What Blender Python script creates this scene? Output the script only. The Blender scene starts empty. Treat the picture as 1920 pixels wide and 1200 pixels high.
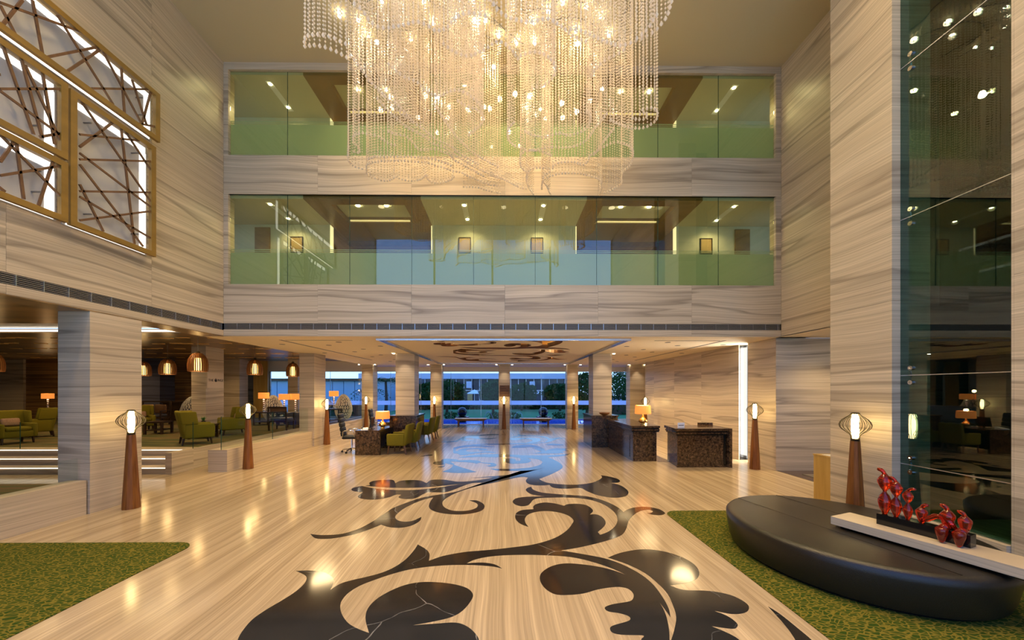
import bpy, bmesh, math, random
import numpy as np
from mathutils import Vector, Matrix
random.seed(7)
PI = math.pi
scene = bpy.context.scene
COL = scene.collection

# ------------------------------------------------------------------ camera
YAW = math.radians(.55)
FPX, CX, CY, EYE = 680., 951.5, 730., 2.0          # focal length and principal point in pixels of 1920x1200, eye height
cam_d = bpy.data.cameras.new('camera')
cam = bpy.data.objects.new('camera', cam_d); COL.objects.link(cam)
cam_d.sensor_fit = 'HORIZONTAL'; cam_d.sensor_width = 36; cam_d.lens = FPX / 1920 * 36
cam_d.shift_x = (960 - CX) / 1920; cam_d.shift_y = (CY - 600) / 1920
cam_d.clip_start = .05; cam_d.clip_end = 400
cam.location = (0, 0, EYE); cam.rotation_euler = (PI / 2, 0, -YAW)
scene.camera = cam

# ------------------------------------------------------------------ world: blue dusk
world = bpy.data.worlds.new('dusk'); scene.world = world; world.use_nodes = True
wn, wl = world.node_tree.nodes, world.node_tree.links
bg = wn['Background']
wtc = wn.new('ShaderNodeTexCoord'); wsep = wn.new('ShaderNodeSeparateXYZ'); wr = wn.new('ShaderNodeValToRGB')
wl.new(wtc.outputs['Generated'], wsep.inputs[0]); wl.new(wsep.outputs['Z'], wr.inputs[0]); wl.new(wr.outputs[0], bg.inputs[0])
wr.color_ramp.elements[0].position = 0.0; wr.color_ramp.elements[0].color = (.42, .66, 1, 1)
wr.color_ramp.elements[1].position = .5; wr.color_ramp.elements[1].color = (.10, .26, .85, 1)
bg.inputs[1].default_value = 2.3

# ------------------------------------------------------------------ exposure
vs = scene.view_settings
vs.view_transform = 'Standard'; vs.look = 'None'; vs.gamma = 1; vs.use_curve_mapping = False
vs.exposure = 0.0
scene.cycles.use_denoising = True
scene.cycles.max_bounces = 6; scene.cycles.diffuse_bounces = 3; scene.cycles.glossy_bounces = 3
scene.cycles.transmission_bounces = 4; scene.cycles.transparent_max_bounces = 12
scene.cycles.sample_clamp_indirect = 4.0
scene.cycles.use_adaptive_sampling = True; scene.cycles.adaptive_threshold = .04
scene.cycles.caustics_reflective = False; scene.cycles.caustics_refractive = False

# ------------------------------------------------------------------ lights of the building, some of them added
WARM = (1, .66, .28); SOFT = (1, .72, .36)
def point(loc, power, color=WARM, r=.05):
    l = bpy.data.lights.new('lamp_light', 'POINT'); l.energy = power; l.color = color; l.shadow_soft_size = r
    o = bpy.data.objects.new('lamp_light', l); COL.objects.link(o); o.location = loc; return o
def spot(loc, power, color=SOFT, ang=90, blend=.6, r=.05, aim=None):
    l = bpy.data.lights.new('spot_light', 'SPOT'); l.energy = power; l.color = color; l.shadow_soft_size = r
    l.spot_size = math.radians(ang); l.spot_blend = blend
    o = bpy.data.objects.new('spot_light', l); COL.objects.link(o); o.location = loc
    if aim: o.rotation_euler = (Vector(aim) - Vector(loc)).to_track_quat('-Z', 'Y').to_euler()
    return o
def area(loc, power, color, sx, sy, aim=None):
    l = bpy.data.lights.new('cove_light', 'AREA'); l.energy = power; l.color = color; l.shape = 'RECTANGLE'; l.size = sx; l.size_y = sy
    o = bpy.data.objects.new('cove_light', l); COL.objects.link(o); o.location = loc
    if aim: o.rotation_euler = (Vector(aim) - Vector(loc)).to_track_quat('-Z', 'Y').to_euler()
    return o
# lamps added to the high ceiling, out of view, to light the hall
ADDED_HIGH_LAMPS = [(x, y) for x in (-5.2, -2.6, 0, 2.6, 4.6) for y in (2.0, 4.4)]
for x, y in ADDED_HIGH_LAMPS: spot((x, y, 9.70), 620, SOFT, 120, .9, .45)

# ------------------------------------------------------------------ pixel helpers (a photograph point on a known plane of the room)
FW = (math.sin(YAW), math.cos(YAW)); RT = (math.cos(YAW), -math.sin(YAW))
def ray(px, py):
    u = (px - CX) / FPX; v = (CY - py) / FPX
    return (FW[0] + u * RT[0], FW[1] + u * RT[1], v)
def onz(px, py, z=0.):
    d = ray(px, py); t = (z - EYE) / d[2]; return Vector((d[0] * t, d[1] * t, z))
def onx(px, py, x):
    d = ray(px, py); t = x / d[0]; return Vector((x, d[1] * t, EYE + d[2] * t))

# ------------------------------------------------------------------ mesh helpers
class MB:
    def __init__(s): s.v = []; s.f = []
    def add(s, vs_, fs_):
        b = len(s.v); s.v += [tuple(p) for p in vs_]; s.f += [tuple(i + b for i in f) for f in fs_]; return s
    def box(s, x0, x1, y0, y1, z0, z1):
        return s.add([(x0,y0,z0),(x1,y0,z0),(x1,y1,z0),(x0,y1,z0),(x0,y0,z1),(x1,y0,z1),(x1,y1,z1),(x0,y1,z1)],
                     [(0,3,2,1),(4,5,6,7),(0,1,5,4),(1,2,6,5),(2,3,7,6),(3,0,4,7)])
    def hexa(s, p): return s.add(p, [(0,3,2,1),(4,5,6,7),(0,1,5,4),(1,2,6,5),(2,3,7,6),(3,0,4,7)])
    def rbox(s, x0, x1, y0, y1, z0, z1, r=.03, seg=3):
        bm = bmesh.new(); bmesh.ops.create_cube(bm, size=1)
        for v in bm.verts: v.co = Vector(((x0 + x1) / 2 + v.co.x * (x1 - x0), (y0 + y1) / 2 + v.co.y * (y1 - y0), (z0 + z1) / 2 + v.co.z * (z1 - z0)))
        bmesh.ops.bevel(bm, geom=bm.edges[:], offset=min(r, .49 * min(x1 - x0, y1 - y0, z1 - z0)), segments=seg, profile=.5, affect='EDGES')
        s.bm(bm); return s
    def bm(s, bm):
        bm.verts.index_update(); s.add([v.co[:] for v in bm.verts], [[v.index for v in f.verts] for f in bm.faces]); bm.free()
    def tube(s, pts, r, n=8, cap=True):
        pts = [Vector(p) for p in pts]; rr = r if isinstance(r, (list, tuple)) else [r] * len(pts)
        rings = []; prev = None
        for i, p in enumerate(pts):
            t = (pts[min(i + 1, len(pts) - 1)] - pts[max(i - 1, 0)]).normalized()
            if prev is None:
                a = t.cross(Vector((0, 0, 1)))
                if a.length < 1e-3: a = t.cross(Vector((1, 0, 0)))
            else: a = prev - t * prev.dot(t)
            a.normalize(); b = t.cross(a); prev = a
            rings.append([p + (a * math.cos(2 * PI * k / n) + b * math.sin(2 * PI * k / n)) * rr[i] for k in range(n)])
        vs_ = [q for ring in rings for q in ring]; fs_ = []
        for i in range(len(pts) - 1):
            for k in range(n): fs_.append((i * n + k, i * n + (k + 1) % n, (i + 1) * n + (k + 1) % n, (i + 1) * n + k))
        if cap: fs_ += [tuple(range(n))[::-1], tuple((len(pts) - 1) * n + k for k in range(n))]
        return s.add(vs_, fs_)
    def bar(s, a, b, w, h=None):
        a, b = Vector(a), Vector(b); h = h or w; t = (b - a).normalized()
        u = t.cross(Vector((0, 0, 1)));  u = Vector((1, 0, 0)) if u.length < 1e-3 else u.normalized()
        v = t.cross(u); q = []
        for p in (a, b):
            for i, j in ((-1,-1),(1,-1),(1,1),(-1,1)): q.append(p + u * (i * w / 2) + v * (j * h / 2))
        return s.hexa(q)
    def lathe(s, prof, n=20, c=(0, 0, 0), cap=True, off=None):
        vs_ = []; fs_ = []; m = len(prof)
        for i, (r, z) in enumerate(prof):
            ox, oy = off[i] if off else (0, 0)
            for k in range(n):
                a = 2 * PI * k / n; vs_.append((c[0] + ox + r * math.cos(a), c[1] + oy + r * math.sin(a), c[2] + z))
        for i in range(m - 1):
            for k in range(n): fs_.append((i * n + k, i * n + (k + 1) % n, (i + 1) * n + (k + 1) % n, (i + 1) * n + k))
        if cap: fs_ += [tuple(range(n))[::-1], tuple((m - 1) * n + k for k in range(n))]
        return s.add(vs_, fs_)
    def ball(s, c, r, nu=14, nv=9, sc=(1, 1, 1)):
        prof = [(max(1e-4, math.sin(PI * i / nv)) * r, -math.cos(PI * i / nv) * r) for i in range(nv + 1)]
        b = len(s.v); s.lathe(prof, nu, (0, 0, 0), False)
        for i in range(b, len(s.v)): q = s.v[i]; s.v[i] = (c[0] + q[0] * sc[0], c[1] + q[1] * sc[1], c[2] + q[2] * sc[2])
        return s
    def prism(s, poly, z0, z1, tri=False):
        bm = bmesh.new(); vb = [bm.verts.new((p[0], p[1], z0)) for p in poly]; f = bm.faces.new(vb)
        r = bmesh.ops.extrude_face_region(bm, geom=[f])
        for g in r['geom']:
            if isinstance(g, bmesh.types.BMVert): g.co.z = z1
        bmesh.ops.recalc_face_normals(bm, faces=bm.faces[:])
        if tri: bmesh.ops.triangulate(bm, faces=bm.faces[:])
        s.bm(bm); return s
    def mesh(s, name, smooth=False):
        m = bpy.data.meshes.new(name); m.from_pydata(s.v, [], s.f); m.validate(); m.update()
        if smooth: m.polygons.foreach_set('use_smooth', [True] * len(m.polygons))
        return m
    def build(s, name, mt, parent=None, smooth=False, auto=None):
        o = bpy.data.objects.new(name, s.mesh(name, smooth or auto is not None)); o.data.materials.append(mt); COL.objects.link(o)
        if auto is not None: o.data.set_sharp_from_angle(angle=math.radians(auto))
        if parent: o.parent = parent
        return o
def B(*a): return MB().box(*a)
def tag(o, label=None, cat=None, group=None, kind=None):
    if label: o['label'] = label
    if cat: o['category'] = cat
    if group: o['group'] = group
    if kind: o['kind'] = kind
    return o
def thing(name, label, cat, loc=(0, 0, 0), rz=0, group=None):
    o = bpy.data.objects.new(name, None); COL.objects.link(o); o.location = loc; o.rotation_euler = (0, 0, rz); o.empty_display_size = .1
    return tag(o, label, cat, group)
def struct(o): o['kind'] = 'structure'; return o
def sempty(name): o = bpy.data.objects.new(name, None); COL.objects.link(o); return struct(o)
def copy_tree(o, parent=None):
    c = o.copy(); COL.objects.link(c); c.parent = parent
    for ch in o.children: copy_tree(ch, c)
    return c
def put(proto, used, loc, rz=0, label=None, group=None):
    o = proto if not used else copy_tree(proto)
    used.append(o); o.location = loc; o.rotation_euler = (0, 0, rz)
    if label: o['label'] = label
    if group: o['group'] = group
    return o
def same(name, src, loc, parent=None, rz=0):       # another object on the same mesh
    o = bpy.data.objects.new(name, src.data); COL.objects.link(o); o.location = loc; o.rotation_euler = (0, 0, rz)
    if parent: o.parent = parent
    return o

# ------------------------------------------------------------------ materials
def newmat(name):
    m = bpy.data.materials.new(name); m.use_nodes = True
    return m, m.node_tree.nodes, m.node_tree.links, m.node_tree.nodes['Principled BSDF']
def mat(name, col, rough=.5, metal=0, spec=.5, em=None, es=0, noise=0, nscale=20, bump=0):
    m, n, l, p = newmat(name)
    p.inputs['Base Color'].default_value = (*col, 1); p.inputs['Roughness'].default_value = rough
    p.inputs['Metallic'].default_value = metal; p.inputs['Specular IOR Level'].default_value = spec
    if em: p.inputs['Emission Color'].default_value = (*em, 1); p.inputs['Emission Strength'].default_value = es
    if noise or bump:
        t = n.new('ShaderNodeTexCoord'); x = n.new('ShaderNodeTexNoise'); x.inputs['Scale'].default_value = nscale; x.inputs['Detail'].default_value = 4
        l.new(t.outputs['Object'], x.inputs['Vector'])
        if noise:
            r = n.new('ShaderNodeMix'); r.data_type = 'RGBA'
            r.inputs[6].default_value = (*[c * (1 - noise) for c in col], 1); r.inputs[7].default_value = (*[min(1, c * (1 + noise)) for c in col], 1)
            l.new(x.outputs['Fac'], r.inputs[0]); l.new(r.outputs[2], p.inputs['Base Color'])
        if bump:
            b = n.new('ShaderNodeBump'); b.inputs['Strength'].default_value = bump; b.inputs['Distance'].default_value = .01
            l.new(x.outputs['Fac'], b.inputs['Height']); l.new(b.outputs[0], p.inputs['Normal'])
    return m
def emit(name, col, s):
    m, n, l, p = newmat(name); p.inputs['Base Color'].default_value = (*col, 1)
    p.inputs['Emission Color'].default_value = (*col, 1); p.inputs['Emission Strength'].default_value = s; return m
def ramp(n, stops):
    r = n.new('ShaderNodeValToRGB'); e = r.color_ramp.elements
    while len(e) < len(stops): e.new(.5)
    for k, (p, c) in enumerate(stops): e[k].position = p; e[k].color = (*c, 1) if len(c) == 3 else c
    return r
def mixc(n, l, fac, a, b, mode='MIX'):
    r = n.new('ShaderNodeMix'); r.data_type = 'RGBA'; r.blend_type = mode
    for inp, v in ((0, fac), (6, a), (7, b)):
        if hasattr(v, 'is_linked'): l.new(v, r.inputs[inp])
        elif isinstance(v, tuple): r.inputs[inp].default_value = (*v, 1)
        else: r.inputs[inp].default_value = v
    return r.outputs[2]
def stone(name, light, dark, vein, axis='z', rough=.35, spec=.4, veins=.75, rnd=True, fine=1.0):
    """veined stone: streaks run along the two axes other than `axis`"""
    m, n, l, p = newmat(name)
    g = n.new('ShaderNodeNewGeometry'); oi = n.new('ShaderNodeObjectInfo')
    def coords(a, s):
        vm = n.new('ShaderNodeVectorMath'); vm.operation = 'MULTIPLY'
        vm.inputs[1].default_value = {'z': (a, a, s), 'x': (s, a, a)}[axis]; return vm
    warp = n.new('ShaderNodeTexNoise'); warp.inputs['Scale'].default_value = .45; warp.inputs['Detail'].default_value = 1
    l.new(g.outputs['Position'], warp.inputs['Vector'])
    wv = n.new('ShaderNodeVectorMath'); wv.operation = 'MULTIPLY_ADD'; wv.inputs[1].default_value = (.22, .22, .22)
    l.new(warp.outputs['Color'], wv.inputs[0]); l.new(g.outputs['Position'], wv.inputs[2])
    src = wv.outputs[0]
    if rnd:
        om = n.new('ShaderNodeMath'); om.operation = 'MULTIPLY'; om.inputs[1].default_value = .35; l.new(oi.outputs['Random'], om.inputs[0])
        ov = n.new('ShaderNodeVectorMath'); ov.operation = 'ADD'; l.new(src, ov.inputs[0]); l.new(om.outputs[0], ov.inputs[1]); src = ov.outputs[0]
    def noise(a, s, det, rgh=.6):
        c = coords(a, s); l.new(src, c.inputs[0]); x = n.new('ShaderNodeTexNoise'); x.inputs['Scale'].default_value = 1
        x.inputs['Detail'].default_value = det; x.inputs['Roughness'].default_value = rgh; l.new(c.outputs[0], x.inputs['Vector']); return x.outputs['Fac']
    r1 = ramp(n, [(.30, dark), (.52, tuple((a + b) / 2 for a, b in zip(light, dark))), (.68, light)]); l.new(noise(.10, 9.0, 6, .70), r1.inputs[0])
    r2 = ramp(n, [(.35, (.74, .74, .74)), (.65, (1.12, 1.12, 1.12))]); l.new(noise(.5, 60 * fine, 3), r2.inputs[0])
    c1 = mixc(n, l, .8, r1.outputs[0], r2.outputs[0], 'MULTIPLY')
    r3 = ramp(n, [(.485, (0, 0, 0)), (.499, (1, 1, 1)), (.503, (.7, .7, .7)), (.535, (0, 0, 0))]); l.new(noise(.07, 1.5, 3, .5), r3.inputs[0])
    m3 = n.new('ShaderNodeMath'); m3.operation = 'MULTIPLY'; m3.inputs[1].default_value = veins; l.new(r3.outputs[0], m3.inputs[0])
    c2 = mixc(n, l, m3.outputs[0], c1, vein)
    l.new(c2, p.inputs['Base Color']); p.inputs['Roughness'].default_value = rough; p.inputs['Specular IOR Level'].default_value = spec
    return m
def glass(name, tint, f0=.05, gain=.9, rough=0.0):
    """thin clear pane: straight-through light plus a Schlick reflection"""
    m, n, l, p = newmat(name); n.remove(p); out = n['Material Output']
    t = n.new('ShaderNodeBsdfTransparent'); t.inputs[0].default_value = (*tint, 1)
    gl = n.new('ShaderNodeBsdfGlossy'); gl.inputs['Roughness'].default_value = rough
    lw = n.new('ShaderNodeLayerWeight'); lw.inputs[0].default_value = .5
    pw = n.new('ShaderNodeMath'); pw.operation = 'POWER'; pw.inputs[1].default_value = 5; l.new(lw.outputs['Facing'], pw.inputs[0])
    mu = n.new('ShaderNodeMath'); mu.operation = 'MULTIPLY_ADD'; mu.inputs[1].default_value = gain - f0; mu.inputs[2].default_value = f0; mu.use_clamp = True; l.new(pw.outputs[0], mu.inputs[0])
    mx = n.new('ShaderNodeMixShader'); l.new(mu.outputs[0], mx.inputs[0])
    l.new(t.outputs[0], mx.inputs[1]); l.new(gl.outputs[0], mx.inputs[2]); l.new(mx.outputs[0], out.inputs[0]); return m
def frosted(name, tint, col, k=.55, through=.5):
    m, n, l, p = newmat(name); out = n['Material Output']
    p.inputs['Base Color'].default_value = (*col, 1); p.inputs['Roughness'].default_value = .12
    t = n.new('ShaderNodeBsdfTransparent'); t.inputs[0].default_value = (*tint, 1)
    tr = n.new('ShaderNodeBsdfTranslucent'); tr.inputs[0].default_value = (*col, 1)
    a1 = n.new('ShaderNodeMixShader'); a1.inputs[0].default_value = through; l.new(p.outputs[0], a1.inputs[1]); l.new(tr.outputs[0], a1.inputs[2])
    a2 = n.new('ShaderNodeMixShader'); a2.inputs[0].default_value = k; l.new(t.outputs[0], a2.inputs[1]); l.new(a1.outputs[0], a2.inputs[2])
    l.new(a2.outputs[0], out.inputs[0]); return m
def wood(name, a, b, scale=(3, 3, 40), rough=.4, spec=.4):
    m, n, l, p = newmat(name); t = n.new('ShaderNodeTexCoord'); mp = n.new('ShaderNodeMapping'); mp.inputs['Scale'].default_value = scale
    x = n.new('ShaderNodeTexNoise'); x.inputs['Scale'].default_value = 1; x.inputs['Detail'].default_value = 5
    l.new(t.outputs['Object'], mp.inputs[0]); l.new(mp.outputs[0], x.inputs['Vector'])
    r = ramp(n, [(.32, a), (.68, b)]); l.new(x.outputs['Fac'], r.inputs[0]); l.new(r.outputs[0], p.inputs['Base Color'])
    p.inputs['Roughness'].default_value = rough; p.inputs['Specular IOR Level'].default_value = spec; return m
def marble(name, base, vein, scale, width, rough=.12, mottle=.4, spec=.5, warp=.5):
    m, n, l, p = newmat(name); g = n.new('ShaderNodeNewGeometry')
    w = n.new('ShaderNodeTexNoise'); w.inputs['Scale'].default_value = scale * .7; w.inputs['Detail'].default_value = 4; l.new(g.outputs['Position'], w.inputs['Vector'])
    wv = n.new('ShaderNodeVectorMath'); wv.operation = 'MULTIPLY_ADD'; wv.inputs[1].default_value = (warp, warp, warp)
    l.new(w.outputs['Color'], wv.inputs[0]); l.new(g.outputs['Position'], wv.inputs[2])
    vo = n.new('ShaderNodeTexVoronoi'); vo.feature = 'DISTANCE_TO_EDGE'; vo.inputs['Scale'].default_value = scale; l.new(wv.outputs[0], vo.inputs['Vector'])
    r = ramp(n, [(0, (1, 1, 1)), (width, (0, 0, 0))]); l.new(vo.outputs['Distance'], r.inputs[0])
    k = n.new('ShaderNodeTexNoise'); k.inputs['Scale'].default_value = scale * 1.5; k.inputs['Detail'].default_value = 9; k.inputs['Roughness'].default_value = .75; l.new(g.outputs['Position'], k.inputs['Vector'])
    rk = ramp(n, [(.42, (0, 0, 0)), (.66, (1, 1, 1))]); l.new(k.outputs['Fac'], rk.inputs[0])
    mu = n.new('ShaderNodeMath'); mu.operation = 'MULTIPLY'; l.new(r.outputs[0], mu.inputs[0]); l.new(rk.outputs[0], mu.inputs[1])
    c = mixc(n, l, rk.outputs[0], base, tuple(b + (v - b) * mottle for b, v in zip(base, vein)))
    l.new(mixc(n, l, mu.outputs[0], c, vein), p.inputs['Base Color'])
    p.inputs['Roughness'].default_value = rough; p.inputs['Specular IOR Level'].default_value = spec; return m
def carpet_mat(name):
    m, n, l, p = newmat(name); g = n.new('ShaderNodeNewGeometry')
    w = n.new('ShaderNodeTexNoise'); w.inputs['Scale'].default_value = 6; l.new(g.outputs['Position'], w.inputs['Vector'])
    wv = n.new('ShaderNodeVectorMath'); wv.operation = 'MULTIPLY_ADD'; wv.inputs[1].default_value = (.10, .10, 0); l.new(w.outputs['Color'], wv.inputs[0]); l.new(g.outputs['Position'], wv.inputs[2])
    sc = n.new('ShaderNodeVectorMath'); sc.operation = 'MULTIPLY'; sc.inputs[1].default_value = (16, 34, 1); l.new(wv.outputs[0], sc.inputs[0])
    vo = n.new('ShaderNodeTexVoronoi'); vo.feature = 'DISTANCE_TO_EDGE'; vo.inputs['Scale'].default_value = 1; l.new(sc.outputs[0], vo.inputs['Vector'])
    r = ramp(n, [(.05, (.17, .135, .018)), (.13, (.030, .058, .006))]); l.new(vo.outputs['Distance'], r.inputs[0])
    l.new(r.outputs[0], p.inputs['Base Color']); p.inputs['Roughness'].default_value = .95; p.inputs['Specular IOR Level'].default_value = .1
    bp = n.new('ShaderNodeBump'); bp.inputs['Strength'].default_value = .4; bp.inputs['Distance'].default_value = .01; l.new(vo.outputs['Distance'], bp.inputs['Height']); l.new(bp.outputs[0], p.inputs['Normal'])
    return m
def striped(name, cols, vec, scale, rough=.9):
    m, n, l, p = newmat(name); g = n.new('ShaderNodeNewGeometry'); sc = n.new('ShaderNodeVectorMath'); sc.operation = 'MULTIPLY'; sc.inputs[1].default_value = vec
    l.new(g.outputs['Position'], sc.inputs[0]); x = n.new('ShaderNodeTexNoise'); x.inputs['Scale'].default_value = scale; x.inputs['Detail'].default_value = 2
    l.new(sc.outputs[0], x.inputs['Vector']); r = ramp(n, [(.32 + .36 * k / (len(cols) - 1), c) for k, c in enumerate(cols)]); r.color_ramp.interpolation = 'EASE'
    l.new(x.outputs['Fac'], r.inputs[0]); l.new(r.outputs[0], p.inputs['Base Color']); p.inputs['Roughness'].default_value = rough; return m

M = {}
M['wall'] = stone('veined_stone', (.64, .525, .375), (.47, .37, .25), (.20, .15, .10), 'z')
M['pier'] = stone('pier_stone', (.66, .545, .39), (.47, .375, .26), (.23, .175, .12), 'z', rnd=False)
M['floor'] = stone('floor_stone', (.62, .475, .295), (.37, .27, .155), (.25, .17, .09), 'x', rough=.15, spec=.32, veins=.35, rnd=False)
M['black'] = marble('black_marble', (.010, .010, .011), (.50, .47, .43), .75, .004, .10, .015, warp=1.3)
M['emperador'] = marble('brown_marble', (.020, .010, .005), (.30, .17, .08), 11, .05, .13, .40)
M['groove'] = mat('black_stone', (.006, .006, .006), .12)
M['ceil'] = mat('painted_ceiling', (.55, .45, .27), .8)
M['ceil_low'] = mat('cream_ceiling', (.90, .76, .53), .7)
M['white'] = mat('white_paint', (.82, .82, .80), .6)
M['bronze'] = striped('bronze_ceiling', [(.10, .055, .02), (.22, .13, .05), (.36, .22, .09)], (.5, 1.6, 1), 1.2, .28)
M['carpet'] = carpet_mat('green_carpet')
M['lcarpet'] = striped('lounge_carpet', [(.04, .045, .01), (.10, .10, .02), (.17, .10, .03), (.06, .07, .015)], (.6, 4, 1), 1.0)
M['glass'] = glass('clear_glass', (.94, .975, .96), .016, .5)
M['gallery'] = glass('gallery_glass', (.90, .93, .78), .10, .6)
M['dark_glass'] = glass('tinted_glass', (.50, .68, .64), .10, .8)
M['edge'] = mat('glass_edge', (.02, .07, .05), .2)
M['frost'] = frosted('frosted_glass', (.80, .85, .70), (.60, .72, .60), .84)
M['bluealu'] = mat('brushed_aluminium', (.62, .66, .72), .25, .9)
M['grille'] = mat('grille_metal', (.16, .14, .12), .5)
M['lamp_wood'] = wood('lamp_wood', (.13, .042, .007), (.25, .092, .018), (30, 30, 2), .5, .25)
M['lamp_metal'] = mat('dark_bronze', (.05, .035, .012), .4, .6)
M['bulb'] = emit('lamp_glow', (1, .72, .30), 25)
M['oak'] = wood('oak', (.40, .24, .05), (.50, .31, .08), (12, 12, 1.2), .45)
M['teak'] = wood('teak', (.10, .045, .018), (.17, .08, .03), (4, 4, 4), .45)
M['dark_wood'] = wood('dark_wood', (.025, .012, .006), (.05, .024, .012), (6, 6, 6), .35)
M['frame_wood'] = wood('frame_wood', (.20, .11, .018), (.27, .15, .026), (5, 2, 5), .45)
M['stick'] = wood('stick_wood', (.10, .045, .02), (.16, .075, .03), (9, 9, 9), .5)
M['green'] = mat('green_velvet', (.165, .135, .008), .85, 0, .2, noise=.12, nscale=60, bump=.1)
M['leather'] = mat('bench_leather', (.014, .011, .007), .34, 0, .5, bump=.25, nscale=160)
M['chair_black'] = mat('black_leather', (.010, .009, .008), .55, 0, .3)
M['chrome'] = mat('chrome', (.75, .75, .75), .12, 1)
M['gold'] = mat('polished_brass', (.90, .58, .16), .16, 1)
M['shade'] = mat('orange_shade', (.90, .32, .07), .8, em=(1, .30, .05), es=.9)
M['shade_in'] = emit('shade_inside', (1, .80, .5), 5)
M['paper'] = mat('white_paper', (.85, .85, .85), .5)
M['ink'] = mat('dark_ink', (.02, .01, .01), .6)
M['sign'] = mat('sign_plate', (.66, .54, .40), .35)
M['led'] = emit('white_led', (1, .97, .92), 9); M['led_low'] = emit('soft_led', (1, .92, .78), 2.2)
M['ledw'] = emit('warm_led', (1, .82, .5), 5); M['reveal'] = emit('reveal_led', (1, .85, .55), 1.3); M['covew'] = emit('cove_led', (1, .78, .42), .8)
M['walnut'] = wood('walnut_panel', (.19, .10, .026), (.25, .135, .036), (1.5, 1.5, 6), .4)
M['corr'] = mat('corridor_paint', (.58, .54, .40), .8)
M['slate'] = stone('slate_stone', (.13, .13, .19), (.07, .07, .11), (.02, .02, .03), 'z')
M['woodwall'] = striped('striped_wood', [(.07, .032, .012), (.30, .16, .05), (.13, .06, .02), (.36, .20, .07)], (.05, .05, 3), 2.2, .4)
M['cushion'] = mat('woven_cushion', (.34, .20, .12), .9, noise=.6, nscale=70)
M['tan'] = mat('tan_cushion', (.42, .27, .11), .9, noise=.2, nscale=50)
M['lattice'] = mat('white_lattice', (.72, .68, .60), .6)
M['crystal'] = frosted('crystal_bead', (1, .95, .85), (1, .88, .69), 1.0, .40)
M['hal'] = emit('halogen', (1, .86, .58), 60)
M['redglass'] = None

# ------------------------------------------------------------------ outline tracing
def cr(p0, p1, p2, p3, t):
    return tuple(.5 * (2 * b + (c - a) * t + (2 * a - 5 * b + 4 * c - d) * t * t + (3 * b - a - 3 * c + d) * t ** 3) for a, b, c, d in zip(p0, p1, p2, p3))
def smooth(pts, n=4, closed=True):
    """Catmull-Rom through (x, y); a third value marks a sharp corner"""
    N = len(pts); out = []
    P = [p[:2] for p in pts]; S = [len(p) > 2 for p in pts]
    for i in range(N if closed else N - 1):
        j = (i + 1) % N
        a = P[i] if (S[i] or (not closed and i == 0)) else P[i - 1]
        d = P[j] if (S[j] or (not closed and j == N - 1)) else P[(j + 1) % N]
        for k in range(n): out.append(cr(a, P[i], P[j], d, k / n))
    if not closed: out.append(P[-1])
    return out
C5 = (440, 1010, 500 / 1920); C6 = (980, 1010, 580 / 1920); C7 = (560, 880, 400 / 1920); C8 = (920, 870, .1875)
K1 = (640, 800, 220 / 1920); K2 = (850, 800, 220 / 1920)
def T(c, *pts): return [(c[0] + p[0] * c[2], c[1] + p[1] * c[2]) + tuple(p[2:]) for p in pts]
S = 1
P1 = (T(C8, (0,858),(250,830),(450,800),(640,740),(760,665),(820,590),(826,560),(790,525),(720,495),(620,475),(520,472),(430,485),(370,510),(342,550),(350,590),(378,630,S),(300,600),(255,560),(245,520),(262,485),(320,460),(430,452,S),(426,425),(460,400),(540,385),(640,395),(735,418,S),(770,402),(860,398),(950,410),(1010,445),(1022,475),(990,505,S),(1060,505),(1120,535),(1150,585),(1130,630),(1072,680,S),(1095,708,S),(1180,675),(1245,620),(1268,560),(1250,500),(1200,450),(1120,400),(1000,360),(860,340),(740,335),(600,337),(480,342),(425,360),(400,390),(370,415),(310,423),(250,408),(220,378),(250,345),(330,330),(440,325),(550,322,S),(440,312),(380,290),(352,260),(370,238),(405,228,S),(425,255),(500,283),(620,297),(800,310),(950,322),(1080,350),(1200,395),(1280,440),(1328,480,S),(1380,450),(1470,430),(1580,430),(1680,450),(1735,480),(1740,500),(1700,512),(1620,508),(1560,490,S),(1610,485),(1620,470),(1580,458),(1500,470),(1430,510),(1380,570),(1355,650),(1310,710),(1200,755),(1060,795),(860,840),(700,865,S))
      + T(C6, (350,92),(530,128),(680,190),(790,265),(860,350),(905,430),(918,490,S),(890,450),(820,360),(740,285),(600,205),(450,150),(300,115),(110,102))
      + T(C5, (2000,118),(1900,123),(1800,135),(1720,155),(1670,178,S),(1780,172),(1870,185),(1925,215,S),(1850,200),(1700,190),(1500,193),(1300,215),(1150,250),(1000,300),(900,340),(820,390),(775,440),(760,490),(775,550),(820,610),(890,650),(968,680,S),(945,600),(945,540),(975,480),(1050,415),(1180,350),(1300,318),(1420,312),(1560,325),(1670,355),(1715,400),(1700,450),(1640,520),(1560,565),(1440,595),(1275,625,S),(1450,612),(1590,605),(1670,630),(1730,680),(1760,735),(1765,830),(1600,950),(900,980),(150,980),(0,860),(20,735),(60,660),(130,580),(230,510),(340,445),(440,380),(500,325),(518,285),(500,260),(440,232,S),(560,230),(650,245),(705,280),(713,310),(690,368,S),(760,325),(840,300),(950,275),(1060,245),(1150,205),(1230,150),(1290,85),(1318,42,S),(1375,75),(1403,110),(1398,160,S),(1500,125),(1650,97),(1760,87)))
P2 = T(C6, (528,118,S),(600,90),(700,70),(790,67),(900,85),(1000,120),(1070,165),(1096,210),(1080,250),(1020,275),(915,290,S),(1000,318),(1160,325),(1290,350),(1380,395),(1405,430),(1380,460),(1300,468),(1188,448,S),(1270,480),(1325,520),(1333,545),(1300,560),(1170,543,S),(1260,580),(1340,625),(1400,700),(1300,800),(930,800),(918,640,S),(940,570),(953,490),(935,420),(900,345),(840,280),(760,215),(650,160))
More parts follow.
